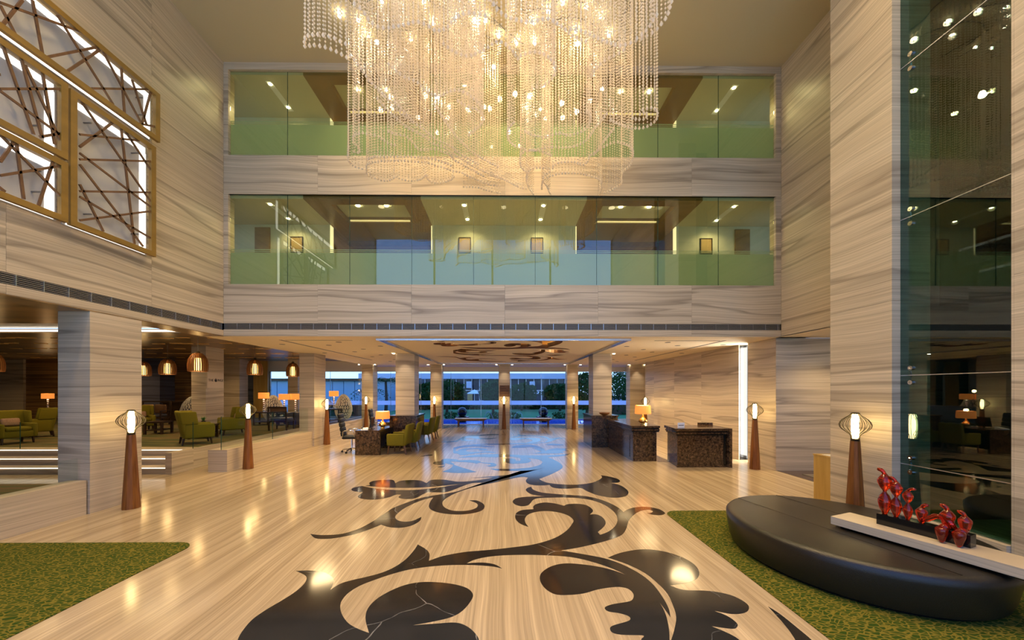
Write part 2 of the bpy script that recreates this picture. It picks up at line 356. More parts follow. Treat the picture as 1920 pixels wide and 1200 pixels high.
P3 = T(C6, (350,158),(250,155),(170,175),(115,215),(108,260),(140,310),(200,345),(280,350),(380,340),(470,315),(580,300),(650,310),(685,340),(686,370),(660,390),(570,405),(520,420),(510,435),(535,453),(600,463),(655,480),(668,500),(645,515),(560,540),(542,560),(560,585),(620,597),(740,600),(750,612),(735,640),(760,800),(905,800),(912,640),(905,540),(880,450),(830,370),(750,290),(640,225),(500,180))
P4 = T(C6, (1522,420,S),(1600,470),(1700,550),(1800,635),(1850,700),(1730,700),(1690,625),(1630,540))
P5a = T(K2, (1540,500,S),(1620,530),(1720,580),(1780,630),(1785,670),(1740,710))
P5b = (T(K2, (1600,780),(1450,840),(1415,862)) + T(C8, (560,185),(700,203),(850,207),(1000,190),(1080,160),(1112,135),(1102,112,S),(1180,125),(1260,145),(1293,170),(1270,187),(1190,188,S),(1290,210),(1360,255),(1378,290),(1350,322),(1270,337),(1180,333),(1060,310),(970,275),(910,245),(860,240),(760,248),(660,243),(610,230),(590,210,S),(520,215),(430,212),(370,195),(352,165),(375,135,S),(330,130),(270,135),(180,155),(60,182))
      + T(C7, (1650,142),(1560,165),(1480,190),(1380,230),(1310,275),(1293,305),(1310,340),(1370,368),(1450,376),(1540,368),(1600,345),(1612,320),(1590,300),(1535,280,S),(1600,280),(1655,305),(1673,335),(1650,370),(1570,395),(1450,407),(1320,400),(1220,378),(1175,345),(1180,300),(1212,252,S),(1120,275),(1020,315),(930,365),(875,415),(872,440),(900,462),(960,472),(1030,462),(1105,428,S),(1090,465),(1020,505),(930,525),(850,525),(790,515),(742,498,S),(640,540),(500,585),(350,615),(240,627),(150,620),(105,582,S),(200,592),(330,588),(430,572),(540,535),(640,485),(740,420),(830,360),(880,335),(1000,290),(1130,250),(1280,225),(1410,203),(1500,175),(1600,140),(1655,120,S),(1560,125),(1480,150),(1380,190),(1300,208),(1200,207),(1140,215),(1050,260),(970,268),(910,260),(900,245),(925,230,S),(880,228),(820,250),(720,270),(620,272),(550,260),(535,240),(580,205,S),(500,198),(475,182),(500,163),(570,150,S),(700,174),(900,187),(1100,182),(1300,157),(1480,127),(1600,110,S),(1420,135),(1250,153),(1050,166),(850,166),(700,158),(600,148,S),(640,140),(635,122),(680,103),(780,95),(850,97),(870,125,S),(920,103),(1020,97),(1100,102),(1150,125,S),(1190,97),(1260,92),(1330,95),(1420,110),(1520,108),(1650,92),(1750,73,S),(1550,76,S),(1700,66),(1900,48)))
P5c = T(K2, (1150,750),(1350,705),(1495,672,S),(1400,695),(1250,715),(1050,725),(850,725),(700,715),(600,690,S),(750,690),(950,690),(1150,680),(1320,655),(1430,615),(1455,575),(1400,540),(1300,525),(1215,518,S),(1265,545),(1265,570),(1200,595),(1080,605),(950,605),(870,590),(830,565),(835,535),(880,520),(960,522),(1015,540),(1025,560,S),(1080,560),(1105,540),(1080,515),(1000,498),(900,492),(740,500),(640,500),(400,497),(200,505),(85,502,S),(250,475),(400,458),(600,453),(800,450),(1000,460),(1200,470),(1400,470),(1600,465),(1800,455),(1915,438,S),(1850,470),(1700,490))
P5 = P5a + P5b + P5c
P6 = T(K1, (1285,492,S),(1400,465),(1485,460),(1480,472),(1380,480))
P7 = (T(K2, (100,550),(250,545),(400,555),(450,575),(430,585,S),(560,590),(660,595),(705,620),(690,645),(620,655),(530,640,S),(600,630),(600,612),(500,600),(430,592),(380,606),(330,595),(200,582),(80,577))
      + T(K1, (1790,574),(1840,605),(1840,625),(1750,612),(1700,600),(1690,650),(1620,665),(1565,657,S),(1680,640,S),(1690,622),(1600,628),(1520,615),(1505,595),(1540,572),(1620,565),(1650,535),(1750,525),(1880,535)))
P8 = T(K2, (0,620,S),(100,655),(250,700),(385,742,S),(200,757),(0,757),(-120,745),(-180,735),(-80,700),(-20,660))
P9 = T(K2, (0,345,S),(120,315),(260,300),(420,300),(560,318),(690,330,S),(560,332),(400,327),(250,330),(100,350),(30,380),(60,400,S),(120,370),(250,355),(400,350),(520,360),(560,378),(520,392),(430,390),(410,377,S),(440,372),(400,366),(300,368),(220,380),(210,400),(280,412),(400,410),(520,402),(620,408),(710,428,S),(600,425),(480,425),(350,440),(200,462),(120,465),(60,440),(0,430))
P10 = T(K2, (-293,258,S),(-150,250),(0,238),(60,222),(150,170),(250,145),(400,135),(600,125),(780,125),(880,133,S),(700,135),(560,142),(450,152),(415,167),(440,185),(520,192),(620,190),(720,183,S),(650,198),(540,204),(420,200),(330,190),(280,182),(220,187),(205,205),(250,220),(360,224,S),(250,236),(150,232),(110,222),(60,242),(0,252),(-150,260))
P11 = T(K2, (250,275,S),(350,290),(500,280),(750,281),(1000,271),(1150,265),(1350,262),(1450,258),(1500,262),(1380,272),(1250,282),(1000,286),(750,296),(500,294),(360,301))
P12 = T(K2, (945,165,S),(1035,150),(1060,138),(1035,122,S),(1150,138),(1300,146),(1420,150),(1530,168),(1600,192),(1720,180),(1870,193,S),(1740,196),(1650,220),(1590,245),(1480,264,S),(1540,230),(1540,205),(1480,178),(1400,162),(1250,156),(1100,160),(950,173))
P13 = T(K2, (915,205),(940,190),(1000,182),(1150,185),(1300,182),(1400,190),(1430,215),(1400,245),(1300,262),(1180,266,S),(1280,240),(1290,220),(1230,205),(1120,205),(1040,222),(960,220))
P14 = T(K2, (1495,290,S),(1650,280),(1810,300,S),(1700,308),(1580,305))
P15 = T(K2, (955,345,S),(1000,315),(1150,295),(1300,300),(1420,330),(1490,375),(1505,400,S),(1570,370),(1700,355),(1910,362,S),(1820,376),(1900,392,S),(1780,402),(1810,415),(1750,435),(1600,440),(1400,440),(1200,437,S),(1330,432),(1430,412),(1400,390),(1280,352,S),(1340,350),(1250,337),(1100,347))
INLAYS = [P1, P2, P3, P4, P5, P6, P7, P8, P9, P10, P11, P12, P13, P14, P15]
def plan(outline, n=4):
    q = [onz(x, y, 0)[:2] for x, y in smooth(outline, n)]; out = []
    for p in q:
        if not out or (Vector(p) - Vector(out[-1])).length > .004: out.append(p)
    return out

# ================================================================== STRUCTURE
XL, XR, FY, ZL, ZH = -6.64, 6.66, 8.65, 3.26, 9.75
floor = struct(B(-30, 10.2, -1.4, 20.7, -.12, 0).build('floor', M['floor']))
for k, pl in enumerate(INLAYS):
    MB().prism(plan(pl), .0002 + .00004 * k, .0010 + .00005 * k, True).build('inlay', M['black'], floor)
ceiling = struct(B(-7.2, 10.2, -1.4, 13.4, ZH, ZH + .2).build('ceiling', M['ceil']))
def disc(r, h, n=20): return MB().lathe([(r, 0), (r, h)], n)
_rim = None
for x, y in ADDED_HIGH_LAMPS:
    disc(.13, .03).build('downlight', M['ledw'], ceiling).location = (x, y, ZH - .02)  # glowing discs for the added ceiling lamps

def panels(parent, axis, c, js, zs, th, m, gap=.003, name='panel'):
    """stone slabs on a wall face: axis 'x' = face at x=c, joints along y; 'y' = face at y=c, joints along x"""
    for a, b in zip(js, js[1:]):
        for z0, z1 in zip(zs, zs[1:]):
            lo, hi = sorted((c, c + th))
            (B(lo, hi, a + gap / 2, b - gap / 2, z0 + gap / 2, z1 - gap / 2) if axis == 'x' else
             B(a + gap / 2, b - gap / 2, lo, hi, z0 + gap / 2, z1 - gap / 2)).build(name, m, parent)

# left upper wall with its air grille
wl_ = sempty('wall_left')
B(-7.15, XL - .02, -1.4, FY, 3.275, ZH).build('backing', M['groove'], wl_)
JY = [-1.4, .9, 2.9, 4.9, 6.9, FY]
panels(wl_, 'x', XL, JY, [3.27, 3.405], -.02, M['wall'])
panels(wl_, 'x', XL, JY, [3.56, 6.65, ZH], -.02, M['wall'])
B(-7.15, XL - .001, -1.4, FY, 3.255, 3.27).build('soffit', M['bronze'], wl_)
def grille(parent, axis, c, a, b, z0, z1, sgn):
    n = 6
    for k in range(n):
        z = z0 + (k + .5) * (z1 - z0) / n
        (B(*sorted((c - sgn * .016, c)), a, b, z - .006, z + .006) if axis == 'x' else B(a, b, *sorted((c - sgn * .016, c)), z - .006, z + .006)).build('louvre', M['grille'], parent)
    d = a; src = None
    while d <= b:
        (B(*sorted((c - sgn * .018, c + sgn * .002)), d - .004, d + .004, z0, z1) if axis == 'x' else B(d - .004, d + .004, *sorted((c - sgn * .018, c + sgn * .002)), z0, z1)).build('grille_divider', M['bluealu'], parent)
        d += .3
grille(wl_, 'x', XL, .5, FY - .05, 3.405, 3.56, 1)

# back wall of the hall: two gallery floors behind glass
wb = sempty('wall_back')
B(-7.15, 7.15, FY + .02, FY + .35, 3.27, 4.485).build('backing', M['groove'], wb)
B(-7.15, 7.15, FY + .02, FY + .35, 6.64, 7.545).build('backing', M['groove'], wb)
JX = [XL, -4.42, -2.2, .02, 2.25, 4.5, XR]
panels(wb, 'y', FY, JX, [3.262, 3.42], .02, M['wall'])
panels(wb, 'y', FY, JX, [3.565, 4.49], .02, M['wall'])
panels(wb, 'y', FY, JX, [6.63, 7.55], .02, M['wall'])
panels(wb, 'y', FY, [XL, XR], [9.58, ZH], .2, M['wall'])
for s in (-1, 1):
    for z0, z1 in ((4.49, 6.63), (7.55, 9.58)): B(*sorted((s * 6.53, s * 7.15)), FY, FY + .2, z0, z1).build('jamb', M['wall'], wb)
B(XL, XR, FY + .0, FY + .34, 4.488, 4.492).build('sill', M['wall'], wb); B(XL, XR, FY + .0, FY + .34, 7.548, 7.552).build('sill', M['wall'], wb)
grille(wb, 'y', FY, XL + .02, XR - .02, 3.42, 3.565, -1)
PJ = [-6.53, -5.17, -3.69, -2.21, -.73, .75, 2.23, 3.71, 5.18, 6.53]
glow = []
for lv, (zb, zt, zc) in enumerate(((4.49, 6.63, 6.56), (7.55, 9.58, 9.52))):
    win = sempty('window_%d' % (lv + 1))
    for a, b in zip(PJ, PJ[1:]):
        B(a + .004, b - .004, FY + .06, FY + .072, zb, zt).build('glass_pane', M['gallery'], win)
        B(a + .004, b - .004, FY + .074, FY + .076, zb, zb + .78).build('frosted_band', M['frost'], win)
        for q in (.80, .84): B(a + .004, b - .004, FY + .074, FY + .076, zb + q, zb + q + .018).build('frosted_line', M['frost'], win)
    for x in PJ[1:-1]: B(x - .003, x + .003, FY + .058, FY + .074, zb, zt).build('pane_joint', M['edge'], win)
    # corridor room
    cor = sempty('wall_corridor_%d' % (lv + 1))
    B(-8.6, 8.6, FY + .35, 12.7, zb - .6, zb - .5).build('corridor_floor', M['ceil_low'], cor)
    for x0, x1 in ((-8.6, -4.8), (-2.0, 2.0), (4.8, 8.6)): B(x0, x1, 10.1, 10.25, zb - .5, zc).build('wall_panel', M['corr'], cor)
    for x0, x1 in ((-8.6, -4.81), (-2.0, 2.0), (4.81, 8.6)): B(x0, x1, FY + .08, 10.25, zc, zc + .15).build('corridor_ceiling', M['corr'], cor)
    for s in (-1, 1): B(*sorted((s * 8.6, s * 8.75)), FY + .2, 12.7, zb - .6, zc + .2).build('end_wall', M['corr'], cor)
    for s in (-1, 1):
        x0, x1 = sorted((s * 4.81, s * 2.0)); t0, t1 = sorted((s * 4.28, s * 2.46))
        # timber ceiling with a recessed tray
        for q in ((x0, x1, FY + .08, 9.0), (x0, t0, 9.0, 9.95), (t1, x1, 9.0, 9.95), (x0, x1, 9.95, 12.6)): B(q[0], q[1], q[2], q[3], zc, zc + .15).build('timber_ceiling', M['walnut'], cor)
        B(t0, t1, 9.0, 9.95, zc + .15, zc + .17).build('tray', M['corr'], cor)
        B(t0 + .1, t1 - .1, 9.90, 9.94, zc + .02, zc + .05).build('cove_strip', M['covew'], cor)
        for q in (.3, .7):
            xx = t0 + (t1 - t0) * q; disc(.05, .02).build('downlight', M['hal'], cor).location = (xx, 9.3, zc + .125); glow.append((xx, 9.3, zc + .11, 18))
        # lift lobby
        B(x0 - .1, x0, 10.25, 12.6, zb - .5, zc).build('side_wall', M['walnut'], cor); B(x1, x1 + .1, 10.25, 12.6, zb - .5, zc).build('side_wall', M['walnut'], cor)
        B(x0, x1, 12.5, 12.6, zb - .5, zc).build('lobby_wall', M['walnut'], cor)
        B(x0, x1, 11.2, 11.3, zc - .12, zc).build('lobby_beam', M['teak'], cor)
        for q in (.10, .58):
            d0 = x0 + (x1 - x0) * q; B(d0, d0 + .9, 12.45, 12.5, zb - .5, zb + 1.75).build('lift_door', M['oak'], cor)
        B(x0 + (x1 - x0) * .47, x0 + (x1 - x0) * .53, 12.4, 12.5, zb - .5, zc).build('door_post', M['oak'], cor)
        for xe in (x0, x1):
            e = 1 if xe == x0 else -1
            B(*sorted((xe, xe + e * .02)), 10.08, 10.24, zb - .5, zc - .02).build('reveal_light', M['reveal'], cor)
        glow.append(((x0 + x1) / 2, 11.8, zc - .1, 25))
    for x in (-5.75, -.98, .98, 5.73):
        B(x - .07, x + .07, 8.9, 9.86, zc - .006, zc).build('light_channel', M['white'], cor)
        for y in (8.98, 9.72): disc(.035, .012).build('downlight', M['hal'], cor).location = (x, y, zc - .018); glow.append((x, y, zc - .03, 26))
    for s in ((-1, 1) if lv == 0 else ()): B(*sorted((s * 6.46, s * 6.87)), 10.06, 10.1, zb - .5, 6.47 + zb - 4.49).build('door_leaf', M['walnut'], cor)
for x, y, z, w in glow: spot((x, y, z), w * (1.5 if z < 7 else 1.9), (1, .82, .48), 150, .7, .06)

# right upper wall, full-height pier, tinted glass bay
wr_ = sempty('wall_right')
B(XR + .02, 7.2, 3.6, FY + .3, 3.28, ZH).build('backing', M['groove'], wr_)
panels(wr_, 'x', XR, [5.6, 7.0, FY], [3.262, 6.65, ZH], .02, M['wall'])
pier = sempty('wall_pier')
B(5.52, 6.05, 5.11, 6.05, 0, ZH).build('core', M['groove'], pier)
ZP = [0, 3.26, 6.6, ZH]
for z0, z1 in zip(ZP, ZP[1:]):
    B(5.50, 5.52, 5.09, 6.06, z0 + .0015, z1 - .0015).build('panel', M['pier'], pier)
    B(5.5205, 6.05, 5.09, 5.11, z0 + .0015, z1 - .0015).build('panel', M['pier'], pier)
    B(5.5205, 6.05, 6.05, 6.06, z0 + .0015, z1 - .0015).build('panel', M['pier'], pier)
near = sempty('wall_near')
B(5.62, 6.3, -1.4, 3.93, 0, ZH).build('core', M['groove'], near)
panels(near, 'x', 5.60, [-1.4, 1.2, 3.93], ZP, .02, M['pier'])
B(5.60, 6.3, 3.93, 3.95, 0, ZH).build('panel', M['pier'], near)
gw = sempty('window_3')
GZ = [.28, .955, 2.195, 4.39, 6.53, 8.7, ZH]
for z0, z1 in zip(GZ, GZ[1:]): B(5.62, 5.634, 3.952, 5.088, z0 + .004, z1 - .004).build('glass_pane', M['dark_glass'], gw)
for z in GZ[1:-1]: B(5.617, 5.637, 3.952, 5.088, z - .005, z + .005).build('pane_joint', M['bluealu'], gw)
B(5.55, 5.80, 3.955, 5.085, 0, .27).build('curb', M['pier'], gw)
for z in (.955, 2.195, 4.39, 6.53):
    sp = MB().bar((5.70, 5.02, z), (5.60, 4.95, z + .1), .018).bar((5.70, 5.02, z), (5.60, 4.95, z - .1), .018)
    for q in (-.1, .1): sp.tube([(5.598, 4.95, z + q), (5.645, 4.95, z + q)], .03, 12)
    sp.build('spider_fitting', M['chrome'], gw)
bay = sempty('wall_bay')
M['dark_room'] = mat('dark_room', (.035, .05, .05), .7)  # darkness of the unlit room put into the wall colour
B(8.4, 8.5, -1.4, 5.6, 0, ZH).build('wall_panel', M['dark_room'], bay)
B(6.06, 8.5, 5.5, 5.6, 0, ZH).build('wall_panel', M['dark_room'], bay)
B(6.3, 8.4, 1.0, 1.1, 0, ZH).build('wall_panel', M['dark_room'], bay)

# side recess on the right, reception wall with its light slot
wa = sempty('wall_recess')
B(6.69, 10.1, 8.85, 9.0, 0, ZL).build('backing', M['groove'], wa)
panels(wa, 'y', 8.83, [6.67, 8.55, 10.1], [0, ZL], .02, M['wall'])
B(10.0, 10.1, 5.6, 8.83, 0, ZL).build('end_wall', M['wall'], wa)
for x in (7.6, 9.0): disc(.06, .01, 14).build('downlight', M['hal'], wa).location = (x, 7.9, ZL - .012); spot((x, 7.9, ZL - .03), 140, SOFT, 130, .8, .1)  # downlights added to brighten and warm the recess wall
B(XR, 10.1, 5.6, 8.83, ZL, 3.28).build('soffit', M['ceil_low'], wa)
B(6.70, 10.0, 7.2, 8.83, 0, .004).build('marble_strip', M['emperador'], wa)
B(7.0, 9.6, 7.3, 8.45, .004, .012).build('entrance_mat', M['grille'], wa)
we = sempty('wall_reception')
B(6.70, 7.3, 8.86, 9.86, 0, ZL).build('backing', M['groove'], we); B(6.70, 7.3, 10.24, 17.05, 0, ZL).build('backing', M['groove'], we)
panels(we, 'x', 6.67, [8.84, 9.86], [0, ZL], .03, M['wall'])
panels(we, 'x', 6.67, [10.24, 12.2, 14.15, 16.07, 17.05], [0, ZL], .03, M['wall'])
B(7.0, 7.05, 9.87, 10.23, .01, ZL).build('slot_back', M['white'], we)
B(6.95, 6.98, 9.88, 9.95, .02, ZL - .02).build('light_strip', M['led'], we); B(6.95, 6.98, 10.15, 10.22, .02, ZL - .02).build('light_strip', M['led'], we)
area((6.93, 10.05, 1.65), 60, (1, .95, .85), .3, 3.1, (6.0, 10.05, 1.65))
B(7.2, 7.4, 17.05, 20.7, 0, ZL).build('end_wall', M['wall'], we)

# low ceiling over the rear lobby, with its coffer
cl = sempty('ceiling_lobby')
for q in ((-7.15, -3.06, FY + .34, 20.7), (3.06, 7.4, FY + .34, 20.7), (-3.06, 3.06, FY + .34, 8.95), (-3.06, 3.06, 17.15, 20.7)): B(q[0], q[1], q[2], q[3], ZL, ZL + .06).build('ceiling_board', M['ceil_low'], cl)
B(-7.15, 7.4, FY + .022, FY + .34, ZL, ZL + .008).build('ceiling_board', M['ceil_low'], cl)
B(-7.2, 7.5, FY + .36, 20.7, 3.62, 3.7).build('slab', M['groove'], cl)
for q in ((-3.14, 3.14, 8.92, 9.0), (-3.14, 3.14, 17.10, 17.18)): B(q[0], q[1], q[2], q[3], 3.205, 3.262).build('coffer_trim', M['bluealu'], cl)
for s in (-1, 1):
    for k in range(3): B(*sorted((s * (2.95 + .065 * k), s * (2.99 + .065 * k))), 9.0, 17.10, 3.205, 3.262).build('coffer_trim', M['bluealu'], cl)
    B(*sorted((s * 2.95, s * 3.12)), 9.0, 17.1, 3.245, 3.25).build('coffer_slot', M['grille'], cl)
# coffer board cut through in the same scroll as the floor
board = B(-2.95, 2.95, 9.0, 17.1, 3.235, 3.36).build('coffer_board', M['ceil_low'], cl)
M['gilt'] = mat('gilt_board', (.85, .54, .18), .5)
board.data.materials.append(M['teak'])
cutters = []
for pl in (P5a + T(K2, (1640, 760), (1420, 770), (1250, 765)) + P5c, P7, P9, P10, P11, P12, P13, P14, P15):
    c = MB().prism(plan(pl, 3), 3.1, 3.5, True).build('cut', M['teak']); cutters.append(c)
    md = board.modifiers.new('cut', 'BOOLEAN'); md.operation = 'DIFFERENCE'; md.object = c; md.solver = 'EXACT'
bpy.context.view_layer.update()
dg = bpy.context.evaluated_depsgraph_get()
nm = bpy.data.meshes.new_from_object(board.evaluated_get(dg))
board.modifiers.clear(); board.data = nm
for c in cutters: me = c.data; bpy.data.objects.remove(c); bpy.data.meshes.remove(me)
for p in nm.polygons:
    p.material_index = 1 if (abs(p.normal.z) < .5 and abs(p.center.x) < 2.94 and 9.01 < p.center.y < 17.09) else 0
B(-3.0, 3.0, 8.98, 17.12, 3.56, 3.58).build('coffer_lining', M['gilt'], cl)
for s in (-1, 1): B(*sorted((s * 3.0, s * 3.05)), 8.98, 17.12, 3.3, 3.58).build('coffer_cheek', M['gilt'], cl)
for x in (-2.3, 2.3):
    for y in (10.2, 12.2, 14.2, 16.2): point((x, y, 3.46), 60, WARM, .04)
# dark slots and downlights in the low ceiling
for s in (-1, 1):
    B(*sorted((s * 5.66, s * 5.74)), 9.3, 15.7, ZL - .004, ZL).build('air_slot', M['grille'], cl)
    B(*sorted((s * 5.6, s * 3.9)), 9.33, 9.38, ZL - .004, ZL).build('air_slot', M['grille'], cl)
    for x, y in ((4.4, 9.7), (5.0, 10.4), (4.4, 11.4), (5.0, 12.2), (4.5, 13.3), (5.1, 14.1), (4.6, 15.3), (5.1, 16.3), (3.6, 10.6), (3.7, 15.0), (6.2, 10.2), (6.2, 12.6)):
        disc(.075, .006, 14).build('downlight', M['grille'], cl).location = (s * x, y, ZL - .006)
ADDED_LOW = []
for s in (-1, 1):
    for y in (9.9, 12.2, 14.6, 16.9): ADDED_LOW.append((s * 4.9, y))
for x, y in ADDED_LOW: spot((x, y, ZL - .03), 470, SOFT, 150, .8, .3)  # added spots without fixtures, brightening the rear lobby

# rear window wall
hd = struct(B(-30, 7.4, 20.55, 20.75, 3.0, 3.62).build('wall_window_head', M['ceil_low']))
w4 = sempty('window_4')
M['film'] = frosted('white_film', (1, 1, 1), (.9, .94, 1), .85, .9)
B(-13.2, 7.2, 20.552, 20.556, 1.12, 1.36).build('frosted_band', M['film'], w4)
xs = [-13.2 + 1.7 * k for k in range(13)]
for a, b in zip(xs, xs[1:]):
    B(a + .006, b - .006, 20.56, 20.575, .02, 1.12).build('glass_pane', M['glass'], w4); B(a + .006, b - .006, 20.56, 20.575, 1.36, 3.0).build('glass_pane', M['glass'], w4)
for x in xs[1:-1]: B(x - .006, x + .006, 20.55, 20.585, .02, 3.0).build('pane_joint', M['bluealu'], w4)
B(-13.2, 7.2, 20.5, 20.64, 0, .03).build('sill', M['white'], w4)

# stone columns
def column(x0, x1, y0, y1, z1=ZL, name='pillar', rows=4, z0=0.):
    e = sempty(name)
    B(x0 + .01, x1 - .01, y0 + .01, y1 - .01, z0, z1).build('core', M['groove'], e)
    h = (z1 - z0) / rows
    for k in range(rows): B(x0, x1, y0, y1, z0 + k * h + (.002 if k else 0), z0 + (k + 1) * h - .002).build('stone_course', M['pier'], e)
    return e
column(-7.147, XL, 5.88, 6.71, 3.255); column(-7.155, XL, 12.75, 13.56); column(-7.21, XL, 18.44, 19.1)
for x in (-3.46, .015, 3.51): column(x - .285, x + .285, 18.5, 19.05)
column(6.45, 7.19, 18.5, 19.1)
for s in (-1, 1): column(s * 3.47 - .33, s * 3.47 + .33, 12.75, 13.42)
column(-10.9, -10.4, 12.75, 13.56, 3.5, 'pillar', 4, .5); column(-10.9, -10.4, 18.4, 19.1, 3.5, 'pillar', 4, .5)
for x, y in [(-3.46, 18.3), (.015, 18.3), (3.51, 18.3), (-3.47, 12.55), (3.47, 12.55), (6.8, 18.3), (-6.95, 18.25)]:
    dl = disc(.04, .01, 14).build('downlight', M['hal'], cl); dl.location = (x + .40, y + .2, ZL - .012)
    dl2 = disc(.04, .01, 14).build('downlight', M['hal'], cl); dl2.location = (x - .40, y + .2, ZL - .012)
    spot((x, y - .12, ZL - .03), 30, (1, .82, .6), 80, .8, .04, (x, y + .12, .6))

# lounge: raised floor, steps, low walls with glass, ceiling, rear walls
lf = sempty('floor_lounge')
B(-30, -7.85, 9.2, 20.56, 0, .49).build('platform', M['wall'], lf)
B(-29.9, -7.95, 9.5, 20.5, .49, .50).build('carpet', M['lcarpet'], lf); B(-30, -7.85, 9.2, 9.5, .49, .502).build('nosing', M['wall'], lf); B(-7.95, -7.85, 9.5, 20.5, .49, .502).build('nosing', M['wall'], lf)
for k in range(2): B(-16.5, -7.96, 8.62 + .29 * k, 9.2, .165 * k, .165 * (k + 1)).build('step', M['wall'], lf)
for k in range(3): B(-16.5, -7.97, 8.606 + .29 * k, 8.62 + .29 * k, .165 * (k + 1) - .026, .165 * (k + 1) - .012).build('step_light', M['led_low'], lf)
B(-7.96, -7.81, 8.6, 9.2, 0, .505).build('step_cheek', M['wall'], lf)
B(-30, -9.0, 2.0, 7.75, 0, .006).build('side_carpet', M['lcarpet'], lf)
pw = sempty('wall_plinth')
B(-7.16, -6.70, 8.84, 12.75, 0, .53).build('low_wall', M['wall'], pw); B(-7.20, -6.98, 13.56, 18.44, 0, .55).build('low_wall', M['wall'], pw); B(-6.92, -6.66, -1.4, 5.85, 0, .55).build('low_wall', M['wall'], pw)
gr = sempty('window_5')
for q in ((-6.86, -6.848, 8.86, 10.8, .53, 1.34), (-6.86, -6.848, 10.81, 12.74, .53, 1.34), (-6.80, -6.788, 2.2, 5.84, .55, .90), (-7.87, -7.858, 9.25, 11.2, .5, 1.17), (-7.87, -7.858, 11.21, 13.2, .5, 1.17), (-16, -12.2, 9.26, 9.272, .5, 1.17), (-7.1, -7.088, 13.57, 18.43, .55, 1.3)):
    B(*q).build('glass_pane', M['glass'], gr)
    if q[1] - q[0] < .1:
        B(q[0] - .001, q[1] + .001, q[2] - .006, q[2], q[4], q[5]).build('glass_edge', M['edge'], gr)
B(-12.206, -12.2, 9.259, 9.273, .5, 1.17).build('glass_edge', M['edge'], gr)
lc = sempty('ceiling_lounge')
B(-30, -7.15, -1.4, 8.35, 3.5, 3.6).build('ceiling_board', M['bronze'], lc); B(-30, -7.15, 9.7, 19.2, 3.5, 3.6).build('ceiling_board', M['bronze'], lc)
B(-30, -7.15, 8.35, 9.7, 3.62, 3.7).build('cove', M['white'], lc); B(-30, -7.15, 19.2, 20.7, 3.58, 3.7).build('ceiling_board', M['ceil_low'], lc)
B(-30, -7.2, 9.60, 9.66, 3.52, 3.56).build('cove_strip', M['led_low'], lc)
for y in (10.6, 11.9, 13.4, 15.2, 17.2):       # embossed rows on the bronze ceiling
    for k in range(26):
        x = -22 + k * .55 + .2 * math.sin(k * 1.7 + y); B(x, x + .34, y + .08 * math.sin(k * 2.1), y + .10 + .08 * math.sin(k * 2.1), 3.485, 3.5).build('embossed_bar', M['gilt'], lc)
lw = sempty('wall_lounge')
B(-30, -23.95, 18.3, 18.5, .5, 3.5).build('wall_panel', M['wall'], lw)
B(-23.95, -17.3, 18.4, 18.5, .5, 3.5).build('wall_panel', M['woodwall'], lw)
B(-18.4, -16.55, 17.6, 18.4, .5, 3.5).build('wall_panel', M['slate'], lw)
B(-16.55, -14.2, 18.4, 18.5, .5, 3.5).build('wall_panel', M['woodwall'], lw)
B(-14.2, -13.25, 18.3, 18.9, .5, 3.5).build('wall_panel', M['wall'], lw)
B(-13.25, -12.5, 19.3, 19.4, .5, 3.5).build('wall_panel', M['oak'], lw)
B(-30.2, -30, -1.4, 20.7, 0, 3.6).build('wall_panel', M['woodwall'], lw)
B(-30, XL, -1.5, -1.4, 0, 3.6).build('wall_panel', M['wall'], lw)
B(-30, -13.2, 20.6, 20.7, 0, 3.6).build('wall_panel', M['wall'], lw)
for x, y in ((-9, 9.9), (-12.5, 11.5), (-16, 13), (-20, 12), (-24, 15), (-9, 16), (-13, 16.5), (-17.5, 16.2)):
    spot((x, y, 3.47), 135, WARM, 150, .8, .12)
area((-14, 9.0, 3.60), 90, SOFT, 12, .6, (-14, 9.0, 0))

# entrance glazing behind the viewer
we2 = sempty('window_6')
ex = [XL, -3.6, -.6, 2.4, 5.6]
for x in ex: B(x - .05, x + .05, -1.45, -1.35, 0, ZH).build('mullion', M['bluealu'], we2)
for z in (3.2, 6.5): B(XL, 5.6, -1.44, -1.36, z - .04, z + .04).build('transom', M['bluealu'], we2)

# carpets let into the front of the floor
def rcorner(x0, x1, y0, y1, cx, cy, r=.22):
    pts = []
    for x, y in ((x0, y0), (x1, y0), (x1, y1), (x0, y1)):
        if (x, y) == (cx, cy):
            sx = -1 if x == x1 else 1; sy = -1 if y == y1 else 1
            arc = [(x + sx * r - sx * r * math.cos(a), y + sy * r - sy * r * math.sin(a)) for a in [PI / 2 * k / 8 for k in range(9)]]
            prev = pts[-1] if pts else (x0, y0)
            if abs(prev[0] - arc[0][0]) + abs(prev[1] - arc[0][1]) > abs(prev[0] - arc[-1][0]) + abs(prev[1] - arc[-1][1]): arc = arc[::-1]
            pts += arc
        else: pts.append((x, y))
    return pts
tag(MB().prism(rcorner(-6.62, -3.98, -1.3, 4.77, -3.98, 4.77), .0012, .008).build('carpet', M['carpet']), 'green patterned carpet with one rounded corner in front of the stone pillar lamp', 'carpet')
tag(MB().prism(rcorner(2.60, 5.58, -1.3, 5.93, 2.60, 5.93), .0012, .008).build('carpet', M['carpet']), 'green patterned carpet running under the oval black leather bench', 'carpet')

